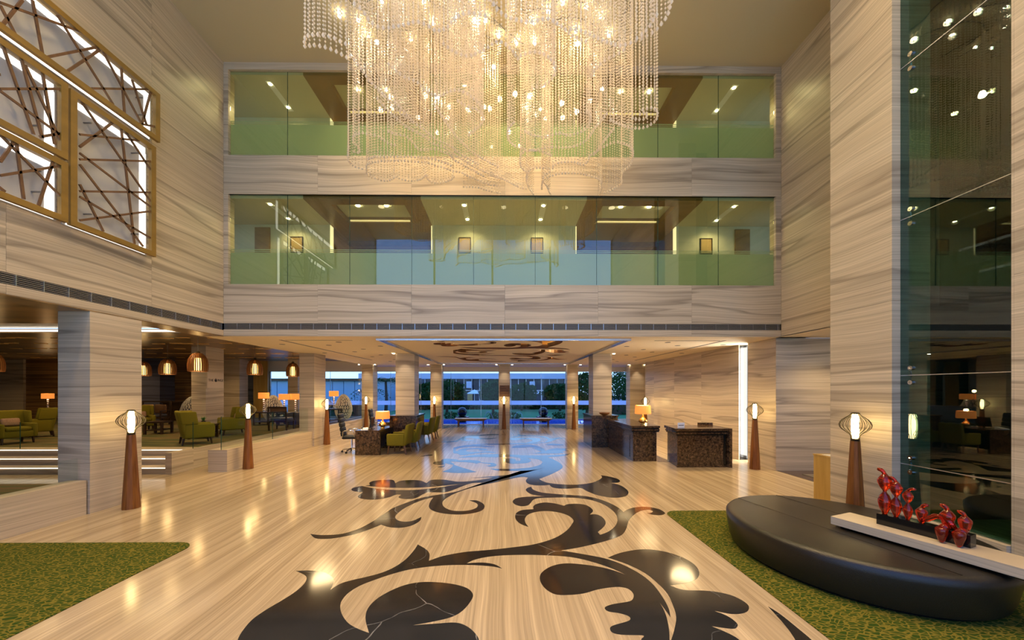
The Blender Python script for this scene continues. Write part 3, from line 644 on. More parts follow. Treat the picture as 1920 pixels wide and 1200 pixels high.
# ================================================================== THINGS
# ---- chandelier: crystal strands hung in scrolls
ZB, ZT = 6.50, 9.72
A1 = (560, 0, .1875); A2 = (920, 0, .1875); A3 = (640, 180, 300 / 1895); A4 = (930, 180, 320 / 1920)
CURVES = [
    T(A1, (470,440),(430,425),(345,380),(300,365),(210,350),(135,352),(75,370),(60,420),(62,465),(140,455),(220,465),(310,490),(400,530),(485,580)),
    T(A3, (150,660),(205,672),(217,640),(190,590),(150,560),(140,500),(170,455),(250,440),(340,455),(430,475),(480,505),(530,545),(600,575),(660,585)),
    T(A3, (85,600),(80,680),(85,760),(130,820),(200,850),(265,865)),
    T(A3, (300,880),(310,930),(350,960),(430,985),(500,1003),(560,1003),(620,975),(630,950),(650,955),(700,980),(780,1000),(850,1003),(930,990),(985,955),(1005,935),(1020,980),(1060,1015),(1110,1030),(1180,1028),(1240,1015),(1310,985),(1335,950)),
    T(A3, (300,870),(300,820),(330,795),(400,780),(480,770),(600,765),(750,768),(870,775),(960,785),(1060,800),(1130,830),(1200,842),(1260,865),(1330,890),(1420,905),(1480,940),(1560,970),(1650,1010),(1760,1050),(1890,1070)),
    T(A3, (320,740),(400,722),(600,716),(800,720),(950,728),(1080,745),(1200,780),(1320,830)),
    T(A3, (560,420),(650,450),(760,475),(850,550),(910,630),(1000,635),(1130,625),(1200,660),(1290,700),(1340,760),(1420,800),(1500,850),(1600,900),(1700,960)),
    T(A3, (430,30),(540,160),(660,270),(780,370),(900,430),(1000,490),(1100,570),(1200,600),(1320,680),(1450,760),(1560,830),(1700,900),(1830,960),(1900,985)),
    T(A3, (640,80),(750,190),(850,310),(960,380),(1080,480),(1180,540),(1300,600),(1400,680),(1500,740),(1620,810)),
    T(A3, (1100,100),(1180,220),(1260,340),(1330,440),(1420,540),(1520,640),(1640,720),(1760,790),(1880,850)),
    T(A3, (1450,1075),(1600,1080),(1700,1110),(1800,1135),(1890,1155)),
    T(A3, (1380,60),(1480,120),(1620,170),(1680,240),(1660,330),(1560,420),(1500,470)),
    T(A4, (1220,1090),(1290,1065),(1340,1035),(1395,1000),(1415,960),(1410,910),(1430,850),(1500,790),(1530,720),(1540,660),(1535,600),(1490,560),(1420,530),(1350,520),(1270,540),(1200,580),(1150,610),(1100,660)),
    T(A4, (1165,1110),(1190,1020),(1180,960),(1130,925),(1040,895),(930,870),(830,868),(720,875),(620,900),(560,930),(520,970),(515,1060)),
    T(A4, (420,1105),(370,1030),(345,940),(360,860),(420,815),(540,810),(630,815),(650,780),(720,750),(810,740),(900,750),(970,770),(1030,740),(1060,670),(1130,620),(1190,540),(1260,450),(1330,360)),
    T(A4, (340,850),(285,800),(270,720),(290,650),(360,610),(450,615),(560,640),(640,680)),
    T(A4, (200,300),(140,370),(130,440),(150,510),(210,560),(290,590),(400,610),(520,590),(640,575),(780,580),(900,560),(1000,510),(1060,440),(1120,350),(1200,260),(1260,180)),
    T(A4, (1535,250),(1600,265),(1680,255),(1690,200),(1640,190),(1600,230)),
    T(A4, (1290,270),(1390,320),(1480,355),(1540,360),(1610,365),(1690,350),(1750,315),(1800,270),(1815,190),(1780,140),(1710,135),(1640,160)),
    T(A4, (610,1100),(570,1010),(530,960),(540,900),(600,850)),
    T(A4, (330,400),(420,440),(560,460),(700,420),(820,440),(960,400),(1040,330),(1060,220),(1000,150)),
    T(A4, (-60,860),(30,910),(110,950),(190,990),(270,1030),(340,1045)),
    T(A2, (1812,-40),(1805,30),(1790,80),(1760,170),(1690,260),(1650,300),(1580,350),(1450,410),(1290,460),(1130,410),(1000,350),(880,300),(760,290)),
    T(A2, (1660,150),(1560,300),(1420,420),(1300,520),(1150,600),(1040,700),(1000,780)),
    T(A2, (-150,-120),(0,0),(60,90),(150,160),(260,200),(420,220),(560,190),(700,260),(820,360),(960,420)),
    T(A2, (300,560),(420,520),(560,560),(640,660),(620,780),(520,860),(400,880)),
    T(A1, (560,40),(640,110),(740,240),(850,280),(960,270),(1060,250),(1180,220),(1290,260),(1380,310),(1480,280),(1560,190),(1700,130),(1900,170)),
    T(A1, (520,560),(600,650),(720,820),(860,960),(980,1090),(1100,1190)),
    T(A1, (900,640),(1040,760),(1180,820),(1260,900),(1400,960),(1560,900),(1720,960),(1850,1100)),
    T(A1, (1450,440),(1560,520),(1700,560),(1850,500),(1990,420),(2100,470),(2200,600)),
]
pts = []
for cv in CURVES:
    poly = [onz(x, y, ZB) for x, y in smooth(cv, 12, False)]
    acc = 0.; last = poly[0]; pts.append((last.x, last.y))
    for a, b in zip(poly, poly[1:]):
        L = (b - a).length; d = .066 - acc
        while d <= L: q = a + (b - a) * (d / L); pts.append((q.x, q.y)); d += .066
        acc = (acc + L) % .066
pts = [p for p in pts if 3.3 < p[1] < 8.52 and abs(p[0]) < 4.2]
keep = []; cells = {}
for p in pts:
    k = (int(p[0] // .044), int(p[1] // .044))
    if k not in cells: cells[k] = 1; keep.append(p)
pts = keep
chand = thing('chandelier', 'huge crystal bead chandelier hanging in scrolled curtains from the high ceiling', 'chandelier', (0, 0, 0))
r, h = .0138, .0172
bead_v = [(0, 0, h)] + [(r * math.cos(a), r * math.sin(a), 0) for a in [2 * PI * k / 6 for k in range(6)]] + [(0, 0, -h)]
bead_f = [(0, 1 + k, 1 + (k + 1) % 6) for k in range(6)] + [(7, 1 + (k + 1) % 6, 1 + k) for k in range(6)]
NB = int((ZT - ZB) / .053)
smb = MB()
for k in range(NB): smb.add([(v[0], v[1], v[2] + .026 + k * .053) for v in bead_v], bead_f)
smb.add([(v[0] * 1.8, v[1] * 1.8, v[2] * 1.8) for v in bead_v], bead_f)
smb.bar((0, 0, 0), (0, 0, ZT - ZB), .0015)
strand = smb.mesh('bead_strand', False); strand.materials.append(M['crystal'])
order = sorted(range(len(pts)), key=lambda i: pts[i][1] + random.random() * 1.6)
for i in order[:300]:
    o = bpy.data.objects.new('bead_strand', strand); COL.objects.link(o); o.parent = chand; o.location = (pts[i][0], pts[i][1], ZB)
rest = np.array([pts[i] for i in order[300:]])
sv = np.array(smb.v); nv = len(sv)
allv = (sv[None, :, :] + np.concatenate([rest, np.full((len(rest), 1), ZB)], 1)[:, None, :]).reshape(-1, 3)
big = bpy.data.meshes.new('bead_strands')
loops = []; starts = []; tot = []
bf = np.concatenate([np.array(f) for f in smb.f]); ln = np.array([len(f) for f in smb.f]); st = np.concatenate([[0], np.cumsum(ln)[:-1]])
K = len(rest)
big.vertices.add(len(allv)); big.vertices.foreach_set('co', allv.ravel())
big.loops.add(K * len(bf)); big.loops.foreach_set('vertex_index', (bf[None] + np.arange(K)[:, None] * nv).ravel().astype(np.int32))
big.polygons.add(K * len(ln)); big.polygons.foreach_set('loop_start', (st[None] + np.arange(K)[:, None] * len(bf)).ravel().astype(np.int32))
big.polygons.foreach_set('use_smooth', np.zeros(K * len(ln), dtype=bool))
big.update(calc_edges=True); big.materials.append(M['crystal'])
o = bpy.data.objects.new('bead_strands', big); COL.objects.link(o); o.parent = chand; o['kind'] = 'stuff'
print('strands', len(pts), 'beads per strand', NB)
# frame under the ceiling with its lamps, and bulbs added among the strands
fr = MB()
for cv in CURVES: fr.tube([onz(x, y, ZB) + Vector((0, 0, ZT - ZB + .012)) for x, y in smooth(cv, 4, False)], .010, 5)
fr.build('hanging_frame', M['grille'], chand)
BULB = [(637,31),(672,39),(716,5),(795,5),(813,45),(857,32),(897,45),(910,40),(935,69),(969,83),(1002,82),(1028,23),(1055,7),(1099,13),(1127,34),(1142,68),(1001,44),(888,5),(690,70),(770,75),(1080,60),(840,-60),(960,-50),(1080,-70),(740,-60),(1000,-130),(900,-140)]
bm_ = MB().lathe([(.034, 0), (.034, .02), (.022, .03)], 14).mesh('bulb', True); bm_.materials.append(M['hal'])
for k, (px, py) in enumerate(BULB):
    p = onz(px, py, 9.66)
    if p.y > 8.5: continue
    o = bpy.data.objects.new('bulb', bm_); COL.objects.link(o); o.parent = chand; o.location = p
    spot(p - Vector((0, 0, .02)), 115, (1, .77, .45), 120, .9, .06)

for x, y, z in ((-2.2, 6.3, 8.0), (-1.3, 7.1, 7.7), (-.5, 6.2, 8.3), (.5, 7.2, 7.8), (1.3, 6.4, 8.1), (1.9, 7.0, 7.8), (-1.7, 5.5, 8.6), (.3, 5.3, 8.6), (-.2, 7.1, 8.3), (1.4, 5.6, 8.5)):  # added bulbs with point lights, to brighten the beads
    o = bpy.data.objects.new('bulb', bm_); COL.objects.link(o); o.parent = chand; o.location = (x, y, z); point((x, y, z - .05), 20, (1, .77, .46), .05)
    MB().tube([(x, y, z + .02), (x, y, ZT)], .004, 5).build('added_bulb_cord', M['grille'], chand)

# ---- floor lamps
def floor_lamp():
    t = thing('floor_lamp', 'lamp', 'lamp')
    MB().lathe([(.118, 0), (.057, 1.235)], 10).build('pedestal', M['lamp_wood'], t)
    MB().lathe([(.050, 1.235), (.054, 1.24), (.054, 1.265), (.048, 1.27)], 20).build('collar', M['lamp_metal'], t, auto=40)
    MB().lathe([(.042, 1.635), (.045, 1.637), (.045, 1.655), (.042, 1.657)], 20).build('top_ring', M['lamp_metal'], t, auto=40)
    MB().lathe([(.030, 1.272), (.040, 1.30), (.046, 1.40), (.046, 1.50), (.040, 1.60), (.030, 1.634)], 16).build('glow_tube', M['bulb'], t, True)
    prof = [(.046, 1.652), (.050, 1.632), (.069, 1.610), (.106, 1.582), (.143, 1.552), (.169, 1.514), (.181, 1.476), (.173, 1.438), (.145, 1.402), (.107, 1.372), (.070, 1.342), (.053, 1.316), (.048, 1.285), (.048, 1.26)]
    rib = None
    for k in range(18):
        if rib is None: rib = MB().tube([(a, 0, z) for a, z in prof], .0042, 5).build('cage_rib', M['lamp_metal'], t, True)
        else: same('cage_rib', rib, (0, 0, 0), t, 2 * PI * k / 18)
    return t
fl = floor_lamp(); used = []
G = 'wooden floor lamps with wire cages'
for loc, lb in (((-6.28, 6.17, 0), 'floor lamp with tapered wooden pedestal against the stone pillar beside the lounge steps'),
                ((-6.46, 9.22, 0), 'wooden floor lamp standing in front of the low stone wall with glass rail'),
                ((-6.44, 13.25, 0), 'wooden floor lamp beside the second lounge pillar behind the office chair'),
                ((-6.82, 18.0, 0), 'wooden floor lamp at the far pillar behind the desk with the orange lamp'),
                ((-3.50, 18.27, 0), 'wooden floor lamp at the window column left of both benches'),
                ((.0, 18.24, 0), 'wooden floor lamp at the central window column between the two benches'),
                ((3.51, 18.2, 0), 'wooden floor lamp at the window column next to the reception counter'),
                ((6.22, 15.9, 0), 'wooden floor lamp behind the counter with the brass table lamp'),
                ((6.30, 9.05, 0), 'wooden floor lamp beside the tall white light slot in the wall'),
                ((5.20, 5.32, 0), 'wooden floor lamp behind the oval black leather bench')):
    put(fl, used, loc, 0, lb, G)

# ---- table lamps
def table_lamp():
    t = thing('table_lamp', 'lamp', 'lamp')
    MB().lathe([(.07, 0), (.072, .012), (.055, .02), (.05, .035), (.09, .05), (.125, .085), (.128, .11), (.105, .145), (.06, .18), (.03, .215), (.022, .26), (.020, .30)], 24).build('body', M['gold'], t, True)
    MB().lathe([(.215, .30), (.218, .31), (.205, .535), (.202, .54)], 32, cap=False).build('shade', M['shade'], t, True)
    MB().lathe([(.196, .50), (.196, .53)], 32).build('shade_light', M['shade_in'], t)
    for k in range(16):
        a = 2 * PI * k / 16
        MB().bar((.219 * math.cos(a), .219 * math.sin(a), .31), (.206 * math.cos(a), .206 * math.sin(a), .535), .004).build('pleat', M['shade'], t)
    return t
tl = table_lamp(); used = []
put(tl, used, (-3.92, 11.76, .752), 0, 'brass table lamp with orange pleated shade on the brown marble desk', 'brass table lamps')
put(tl, used, (3.98, 10.35, 1.0), 0, 'brass table lamp with orange pleated shade on the long reception counter', 'brass table lamps')
for x, y, z in ((-3.92, 11.76, 1.2), (3.98, 10.35, 1.45)): point((x, y, z + .12), 7, WARM, .05)

# ---- brown marble desks by the left column
def desk(label, y0, y1):
    t = thing('marble_desk', label, 'desk', (-4.14, (y0 + y1) / 2, 0), 0, 'brown marble desks at the left column'); L = (y1 - y0) / 2
    B(-.38, .38, -L, L, .70, .75).build('desk_top', M['emperador'], t)
    B(-.38, .38, -L, -L + .06, 0, .70).build('end_panel', M['emperador'], t); B(-.38, .38, L - .06, L, 0, .70).build('end_panel', M['emperador'], t)
    B(.06, .10, -L + .06, L - .06, .10, .70).build('modesty_panel', M['dark_wood'], t)
    B(-.36, .34, -L + .06, L - .06, .58, .695).build('drawer_unit', M['dark_wood'], t)
    return t
desk('brown marble desk nearest the hall with an orange shaded lamp and telephone', 11.05, 12.44)
desk('brown marble desk behind the left column facing the second pair of armchairs', 13.80, 15.2)
def clad(x0, x1, label):
    t = thing('column_plinth', label, 'plinth', ((x0 + x1) / 2, 13.1, 0)); w = (x1 - x0) / 2
    for q in ((-w, w, -.64, -.36), (-w, w, .34, .65), (-w, -.335, -.36, .34), (.335, w, -.36, .34)): B(*q, 0, 1.06).build('marble_slab', M['emperador'], t)
    for q in ((-w - .03, w + .03, -.67, -.36), (-w - .03, w + .03, .34, .68), (-w - .03, -.335, -.36, .34), (.335, w + .03, -.36, .34)): B(*q, 1.06, 1.10).build('cap', M['emperador'], t)
    return t
clad(-3.92, -3.02, 'brown marble plinth around the column beside the left desks')
clad(3.02, 3.92, 'brown marble plinth around the column joined to the reception counter')
ph = thing('telephone', 'white desk telephone on the brown marble desk', 'telephone', (-4.27, 11.15, .75), .3)
MB().hexa([(-.1,-.1,0),(.1,-.1,0),(.1,.1,0),(-.1,.1,0),(-.1,-.1,.03),(.1,-.1,.03),(.1,.1,.07),(-.1,.1,.07)]).build('base', M['paper'], ph)
MB().tube([(-.07,-.09,.065),(-.075,-.03,.085),(-.075,.03,.095),(-.07,.09,.09)], [.024,.016,.016,.024], 8).build('handset', M['grille'], ph, True)
mo = thing('monitor', 'slim black monitor on the brown marble desk seen edge on', 'monitor', (-4.20, 11.52, .75), .12)
B(-.09, .09, -.1, .1, 0, .012).build('stand', M['chair_black'], mo); B(-.01, .01, -.025, .025, .012, .12).build('neck', M['chair_black'], mo)
MB().hexa([(-.02,-.2,.06),(.02,-.2,.06),(.02,.2,.06),(-.02,.2,.06),(.04,-.2,.36),(.07,-.2,.36),(.07,.2,.36),(.04,.2,.36)]).build('screen', M['chair_black'], mo)

# ---- upholstered desk armchairs (front faces local -y)
def armchair():
    t = thing('armchair', 'chair', 'chair')
    MB().rbox(-.30, .30, -.30, .27, .26, .45, .035).build('seat', M['green'], t, auto=50)
    for s in (-1, 1): MB().rbox(*sorted((s * .20, s * .31)), -.30, .25, .28, .63, .03).build('arm', M['green'], t, auto=50)
    bk = MB().rbox(-.29, .29, -.06, .06, 0, .64, .045)
    bk.v = [(x, y + .24 + .18 * z, z + .28) for x, y, z in bk.v]; bk.build('backrest', M['green'], t, auto=50)
    for sx in (-1, 1):
        for sy in (-1, 1): MB().tube([(sx * .25, sy * .24 + .0, .27), (sx * .262, sy * .27 + (.03 if sy > 0 else 0), 0)], [.028, .017], 6).build('leg', M['teak'], t)
    return t
ac = armchair(); used = []; g = 'green armchairs at the marble desks'
put(ac, used, (-3.28, 11.42, 0), -PI / 2 - .08, 'mustard green armchair with wooden legs drawn up to the nearest marble desk', g)
put(ac, used, (-3.14, 12.08, 0), -PI / 2 + .05, 'mustard green armchair just behind the front one at the nearest marble desk', g)
put(ac, used, (-3.12, 14.15, 0), -PI / 2 - .05, 'mustard green armchair at the rear marble desk, nearer of its pair', g)
put(ac, used, (-3.05, 14.95, 0), -PI / 2 + .05, 'mustard green armchair at the rear marble desk, farther of its pair', g)
def office_chair(label, loc, rz):
    t = thing('office_chair', label, 'chair', loc, rz, 'black office chairs')
    MB().rbox(-.25, .25, -.26, .24, .44, .53, .04).build('seat', M['chair_black'], t, auto=50)
    bk = MB()
    for k in range(5): bk.rbox(-.235, .235, -.04, .04, k * .142, k * .142 + .148, .035, 2)
    bk.v = [(x, y + .23 + .16 * z, z + .52) for x, y, z in bk.v]; bk.build('backrest', M['chair_black'], t, auto=50)
    for s in (-1, 1): MB().tube([(s * .27, .2, .50), (s * .28, .18, .70), (s * .28, -.12, .72), (s * .27, -.15, .50)], .016, 8).build('armrest', M['chrome'], t, True)
    MB().tube([(0, 0, .10), (0, 0, .45)], .028, 10).build('gas_lift', M['chrome'], t)
    for k in range(5):
        a = 2 * PI * k / 5 + .3; c, s_ = math.cos(a), math.sin(a)
        lg = MB().tube([(0, 0, .12), (.28 * c, .28 * s_, .075)], [.026, .016], 6).build('base_leg', M['chrome'], t)
        MB().tube([(.29 * c - .02 * s_, .29 * s_ + .02 * c, .03), (.29 * c + .02 * s_, .29 * s_ - .02 * c, .03)], .03, 10).build('castor', M['chair_black'], lg)
office_chair('black leather office chair on castors behind the nearest marble desk', (-4.86, 11.62, 0), PI / 2 + .15)
office_chair('black leather office chair behind the rear marble desk', (-4.90, 14.3, 0), PI / 2 + .1)

# ---- reception counters
rc = thing('reception_counter', 'long brown marble reception counter running up to the column plinth', 'counter', (3.92, 11.2, 0), 0, 'reception counters')
B(-.335, .32, -1.16, 1.20, 0, .82).build('body', M['emperador'], rc)
B(-.345, -.335, -.9, 1.1, .08, .72).build('front_panel', M['emperador'], rc)
for z0, z1, e, m in ((.82, .855, .05, 'groove'), (.855, .90, .06, 'emperador'), (.90, .935, .05, 'groove'), (.935, .99, .07, 'emperador')):
    B(-.335 - e, .32 + e, -1.16 - e, 1.20, z0, z1).build('moulding' if m == 'groove' else 'counter_top', M[m], rc)
r2 = thing('reception_counter', 'separate brown marble counter with a small white sign next to the light slot', 'counter', (5.12, 9.75, 0), 0, 'reception counters')
MB().hexa([(-.67,-.48,0),(.58,-.48,0),(.58,.35,0),(-.55,.35,0),(-.67,-.48,.82),(.58,-.48,.82),(.58,.35,.82),(-.55,.35,.82)]).build('body', M['emperador'], r2)
for z0, z1, e, m in ((.82, .855, .04, 'groove'), (.855, .90, .06, 'emperador'), (.90, .935, .04, 'groove'), (.935, 1.0, .09, 'emperador')):
    MB().hexa([(-.67-e,-.48-e,z0),(.60,-.48-e,z0),(.60,.35,z0),(-.55-e,.35,z0),(-.67-e,-.48-e,z1),(.60,-.48-e,z1),(.60,.35,z1),(-.55-e,.35,z1)]).build('moulding' if m == 'groove' else 'counter_top', M[m], r2)
for k, (e, m) in enumerate(((.52, 'groove'), (.60, 'emperador'), (.64, 'groove'))): B(e - .0, e + .045, -.50 - .02 * k, .35, 0 if k else .05, .82 + .05 * k).build('frame_strip', M[m], r2)
B(.62, .70, -.56, .35, 0, 1.0).build('end_leg', M['emperador'], r2); B(.30, .70, .30, .36, 1.0, 1.07).build('upstand', M['emperador'], r2)
B(-.69, .6, -.50, -.48, 0, .07).build('skirting', M['emperador'], r2)
cs = thing('counter_sign', 'small white sign plate on the separate brown marble counter', 'sign', (4.62, 9.42, 1.0005), .2)
B(-.10, .10, -.006, .006, 0, .13).build('plate', M['paper'], cs); B(-.075, .075, -.009, -.006, .055, .07).build('lettering', M['ink'], cs)
tag(struct(B(4.25, 4.62, 9.95, 11.4, 0, .004).build('floor_strip', M['emperador'])), kind='structure')
bw = thing('bowl', 'shallow brown bowl on the marble plinth of the reception column', 'bowl', (3.45, 12.42, 1.10))
MB().lathe([(.05, 0), (.08, .01), (.16, .06), (.19, .10), (.18, .10), (.14, .06), (.03, .025)], 24, cap=True).build('dish', M['lamp_wood'], bw, True)
for k in range(5): MB().ball((.06 * math.cos(k * 1.3), .06 * math.sin(k * 1.3), .085), .03, 8, 6).build('fruit', M['teak'], bw, True)

# ---- window benches
def wbench():
    t = thing('bench', 'bench', 'bench')
    MB().hexa([(-.68,-.22,.33),(.68,-.22,.33),(.68,.22,.33),(-.68,.22,.33),(-.86,-.25,.43),(.86,-.25,.43),(.86,.25,.43),(-.86,.25,.43)]).build('seat_frame', M['teak'], t)
    MB().rbox(-.85, .85, -.24, .24, .43, .465, .015, 2).build('seat_pad', M['lattice'], t)
    for sx in (-1, 1):
        for sy in (-1, 1): B(sx * .66 - .025, sx * .66 + .025, sy * .19 - .025, sy * .19 + .025, 0, .35).build('leg', M['teak'], t)
    return t
wbp = wbench(); used = []
put(wbp, used, (-1.76, 19.35, 0), 0, 'low wooden bench by the window on the side of the desks', 'window benches')
put(wbp, used, (1.70, 19.35, 0), 0, 'low wooden bench by the window on the side of the reception counter', 'window benches')

# ---- oval leather bench with its stone shelf and glass figures
ob = thing('oval_bench', 'large oval black leather bench on the green carpet', 'bench', (3.97, 4.20, .008), math.atan2(-.975, .22))
prof = [(.90, 0), (.90, .03), (.935, .035), (.955, .10), (.972, .22), (.985, .32), (.985, .375), (.965, .402), (.93, .415), (.5, .418), (.001, .418)]
n = 96; mb = MB()
vs_ = [(p * 1.26 * math.cos(2 * PI * k / n), p * 1.13 * math.sin(2 * PI * k / n), z) for p, z in prof for k in range(n)]
fs_ = [(i * n + k, i * n + (k + 1) % n, (i + 1) * n + (k + 1) % n, (i + 1) * n + k) for i in range(len(prof) - 1) for k in range(n)]
body = vs_[3 * n - n:], [tuple(i - 2 * n for i in f) for f in fs_ if min(f) >= 2 * n]
mb.add(*body); mb.build('cushion', M['leather'], ob, auto=60)
MB().add(vs_[:3 * n], [f for f in fs_ if max(f) < 3 * n]).build('plinth', M['groove'], ob)
for yy in (-.34, .34):
    L = 1.26 * math.sqrt(1 - (yy / 1.13) ** 2) * .93; B(-L, L, yy - .0025, yy + .0025, .419 - .004, .4195).build('seam', M['groove'], ob)
sd = Vector((.35, -.936, 0)).normalized(); sn = Vector((.936, .35, 0)); ang = math.atan2(sd.y, sd.x)
sh = thing('stone_shelf', 'pale stone shelf lying across the oval black leather bench', 'shelf', (3.76, 4.137, 0), ang)
B(0, 2.1, 0, .37, .455, .54).build('slab', M['pier'], sh); B(.06, 2.0, .06, .31, .427, .455).build('support', M['groove'], sh)
pb = tag(B(0, .66, 0, .11, 0, .115).build('display_plinth', M['groove']), 'glossy black box carrying the red glass figures', 'plinth'); o0 = Vector((4.02, 3.893, .5405)) + sn * .03
pb.location = o0; pb.rotation_euler = (0, 0, ang)
m, n_, l_, p_ = newmat('red_glass'); p_.inputs['Base Color'].default_value = (.90, .06, .012, 1); p_.inputs['Roughness'].default_value = .03
p_.inputs['Transmission Weight'].default_value = .9; p_.inputs['IOR'].default_value = 1.42; p_.inputs['Emission Color'].default_value = (1, .05, 0, 1); p_.inputs['Emission Strength'].default_value = 0; p_.inputs['Specular IOR Level'].default_value = .8
M['redglass'] = m
def figure(label, s, hgt, lean, kind=0):
    """blown-glass body: rounded hip, pinched waist, broad chest and a small bent head"""
    base = o0 + sd * s + sn * .055 + Vector((0, 0, .1152))
    t = thing('glass_figure', label, 'sculpture', base, ang, 'red glass figures')
    k = hgt / .48
    if kind == 0:
        prof = [(.022, 0), (.028, .01), (.05, .06), (.066, .12), (.064, .15), (.045, .20), (.018, .235), (.020, .25), (.05, .29), (.072, .34), (.070, .365), (.045, .405), (.018, .435)]
        MB().lathe([(a * k * .84, z * k) for a, z in prof], 20).build('body', M['redglass'], t, True)
        MB().tube([(0, 0, .425 * k), (lean * .012, 0, .45 * k), (lean * .03, 0, .468 * k), (lean * .052, 0, .47 * k), (lean * .06, 0, .462 * k)], [.017 * k, .018 * k, .021 * k, .02 * k, .008 * k], 12).build('head', M['redglass'], t, True)
    else:
        prof = [(.020, 0), (.03, .01), (.045, .05), (.062, .105), (.060, .125), (.035, .155), (.015, .17)]
        k = hgt / .215
        MB().lathe([(a * k * .78, z * k) for a, z in prof], 20).build('body', M['redglass'], t, True)
        MB().tube([(0, 0, .165 * k), (lean * .01, 0, .185 * k), (lean * .03, 0, .2 * k), (lean * .05, 0, .2 * k)], [.015 * k, .018 * k, .02 * k, .010 * k], 12).build('head', M['redglass'], t, True)
        if kind == 2: MB().tube([(0, -.01, .03), (.05, -.02, .055), (.10, -.02, .10), (.15, -.02, .105), (.20, -.02, .07), (.235, -.02, .015)], [.022, .024, .026, .028, .028, .018], 12).build('legs', M['redglass'], t, True)
        if kind == 3:
            MB().lathe([(.010, -.113), (.024, -.09), (.042, -.02), (.044, .01), (.035, .028), (.01, .03)], 18, (0, -.115, 0)).build('legs', M['redglass'], t, True)
            MB().tube([(0, 0, .02), (0, -.05, .025), (0, -.10, .015)], [.03, .034, .034], 12).build('lap', M['redglass'], t, True)
figure('tallest red glass figure at the end of the black box', .045, .48, -1)
figure('second tallest red glass figure standing close to the tallest', .135, .41, -1)
figure('smallest of the three standing red glass figures', .225, .33, 1)
figure('red glass figure reclining with outstretched legs on the black box', .325, .20, 1, 2)
figure('red glass figure seated over the edge of the black box, nearer the reclining one', .50, .235, -1, 3)
figure('red glass figure seated alone over the far end edge of the black box', .61, .205, -1, 3)

# ---- oak cabinet behind the pier
ok_ = thing('oak_cabinet', 'light oak cabinet half hidden behind the tall stone pier', 'cabinet', (5.63, 6.13, 0))
B(0, .75, 0, .41, 0, .81).build('body', M['oak'], ok_); B(-.008, .76, -.008, .418, .81, .83).build('top', M['oak'], ok_)
tag(B(5.70, 5.95, 6.25, 6.45, .8305, .834).build('paper_sheet', M['paper']), 'white sheet of paper on top of the oak cabinet', 'paper')

# ---- wall art: timber frames of crossing sticks, lit from behind
AC = (0, 0, 1 / 2.142); XA = -6.47
def art(label, y0, y1, z0, z1, lines, led):
    t = thing('wall_art_frame', label, 'wall art', (0, 0, 0), 0, 'lit timber lattice frames'); w = .085
    for q in ((y0, y1, z0, z0 + w), (y0, y1, z1 - w, z1)): B(XA - .06, XA, *q).build('frame_rail', M['frame_wood'], t)
    for q in ((y0, y0 + w), (y1 - w, y1)): B(XA - .06, XA, *q, z0 + w, z1 - w).build('frame_stile', M['frame_wood'], t)
    for a, b, c, d in lines:
        P = []
        for x, y in ((a, b), (c, d)):
            p = onx(x * AC[2], y * AC[2], XA - .03); p.y = min(max(p.y, y0 + .05), y1 - .05); p.z = min(max(p.z, z0 + .05), z1 - .05); P.append(p)
        if (P[0] - P[1]).length > .15: MB().bar(P[0], P[1], .022, .03).build('stick', M['stick'], t)
    B(-6.639, -6.625, y0 + .02, y1 - .02, z0 + .02, z1 - .02).build('back_board', M['back'], t)
    B(-6.625, -6.615, y0 + .06, y1 - .06, z1 - .15, z1 - .05).build('light_strip', M['art_led'], t)
    B(-6.625, -6.615, y1 - .16, y1 - .05, z0 + .14, z1 - .16).build('light_strip', M['art_led'], t)
    B(-6.625, -6.615, y0 + .06, y1 - .06, z0 + .03, z0 + .13).build('light_strip', M['art_led'], t)
    for yy in (y0 + .3, y1 - .3):
        for zz in (z0 + .3, z1 - .3): MB().tube([(-6.64, yy, zz), (XA - .03, yy, zz)], .012, 6).build('standoff', M['grille'], t)
M['art_led'] = emit('art_diffuser', (1, .96, .90), 1.9)
M['back'] = mat('art_back_board', (.50, .48, .46), .7)
art('square timber lattice frame, rightmost and lowest of the lit wall frames', 5.48, 6.81, 4.46, 6.50, [(325,405,605,810),(320,590,455,490),(320,540,560,565),(320,640,610,648),(320,615,610,835),(320,660,575,990),(320,740,415,930),(320,768,610,773),(320,885,612,848),(320,790,612,960),(487,520,540,980),(505,530,610,690)], 1)
art('long timber lattice frame above the other lit wall frames', 3.3, 6.89, 6.64, 7.55, [(130,0,172,225),(0,10,330,130),(230,60,455,420),(185,230,395,188),(265,290,400,200),(410,200,570,500),(487,275,500,455),(370,355,600,357),(530,320,590,505),(605,370,570,500),(540,512,620,508),(90,0,10,100),(0,20,60,135),(-300,-200,-50,60),(-200,-300,-150,0),(-350,-150,0,-100)], 1)
art('middle timber lattice frame left of the square lit frame', 3.9, 5.45, 5.40, 6.53, [(10,180,135,540),(85,235,170,555),(0,357,248,357),(0,365,240,540),(100,260,250,580),(170,290,220,580),(160,550,245,535),(-200,200,0,300),(-150,100,-60,420)], 1)
art('low timber lattice frame under the middle lit frame', 3.9, 5.45, 4.47, 5.36, [(0,650,60,560),(0,705,250,665),(65,570,95,800),(0,540,260,800),(215,640,155,825),(-200,600,20,770),(-150,560,-80,760)], 1)

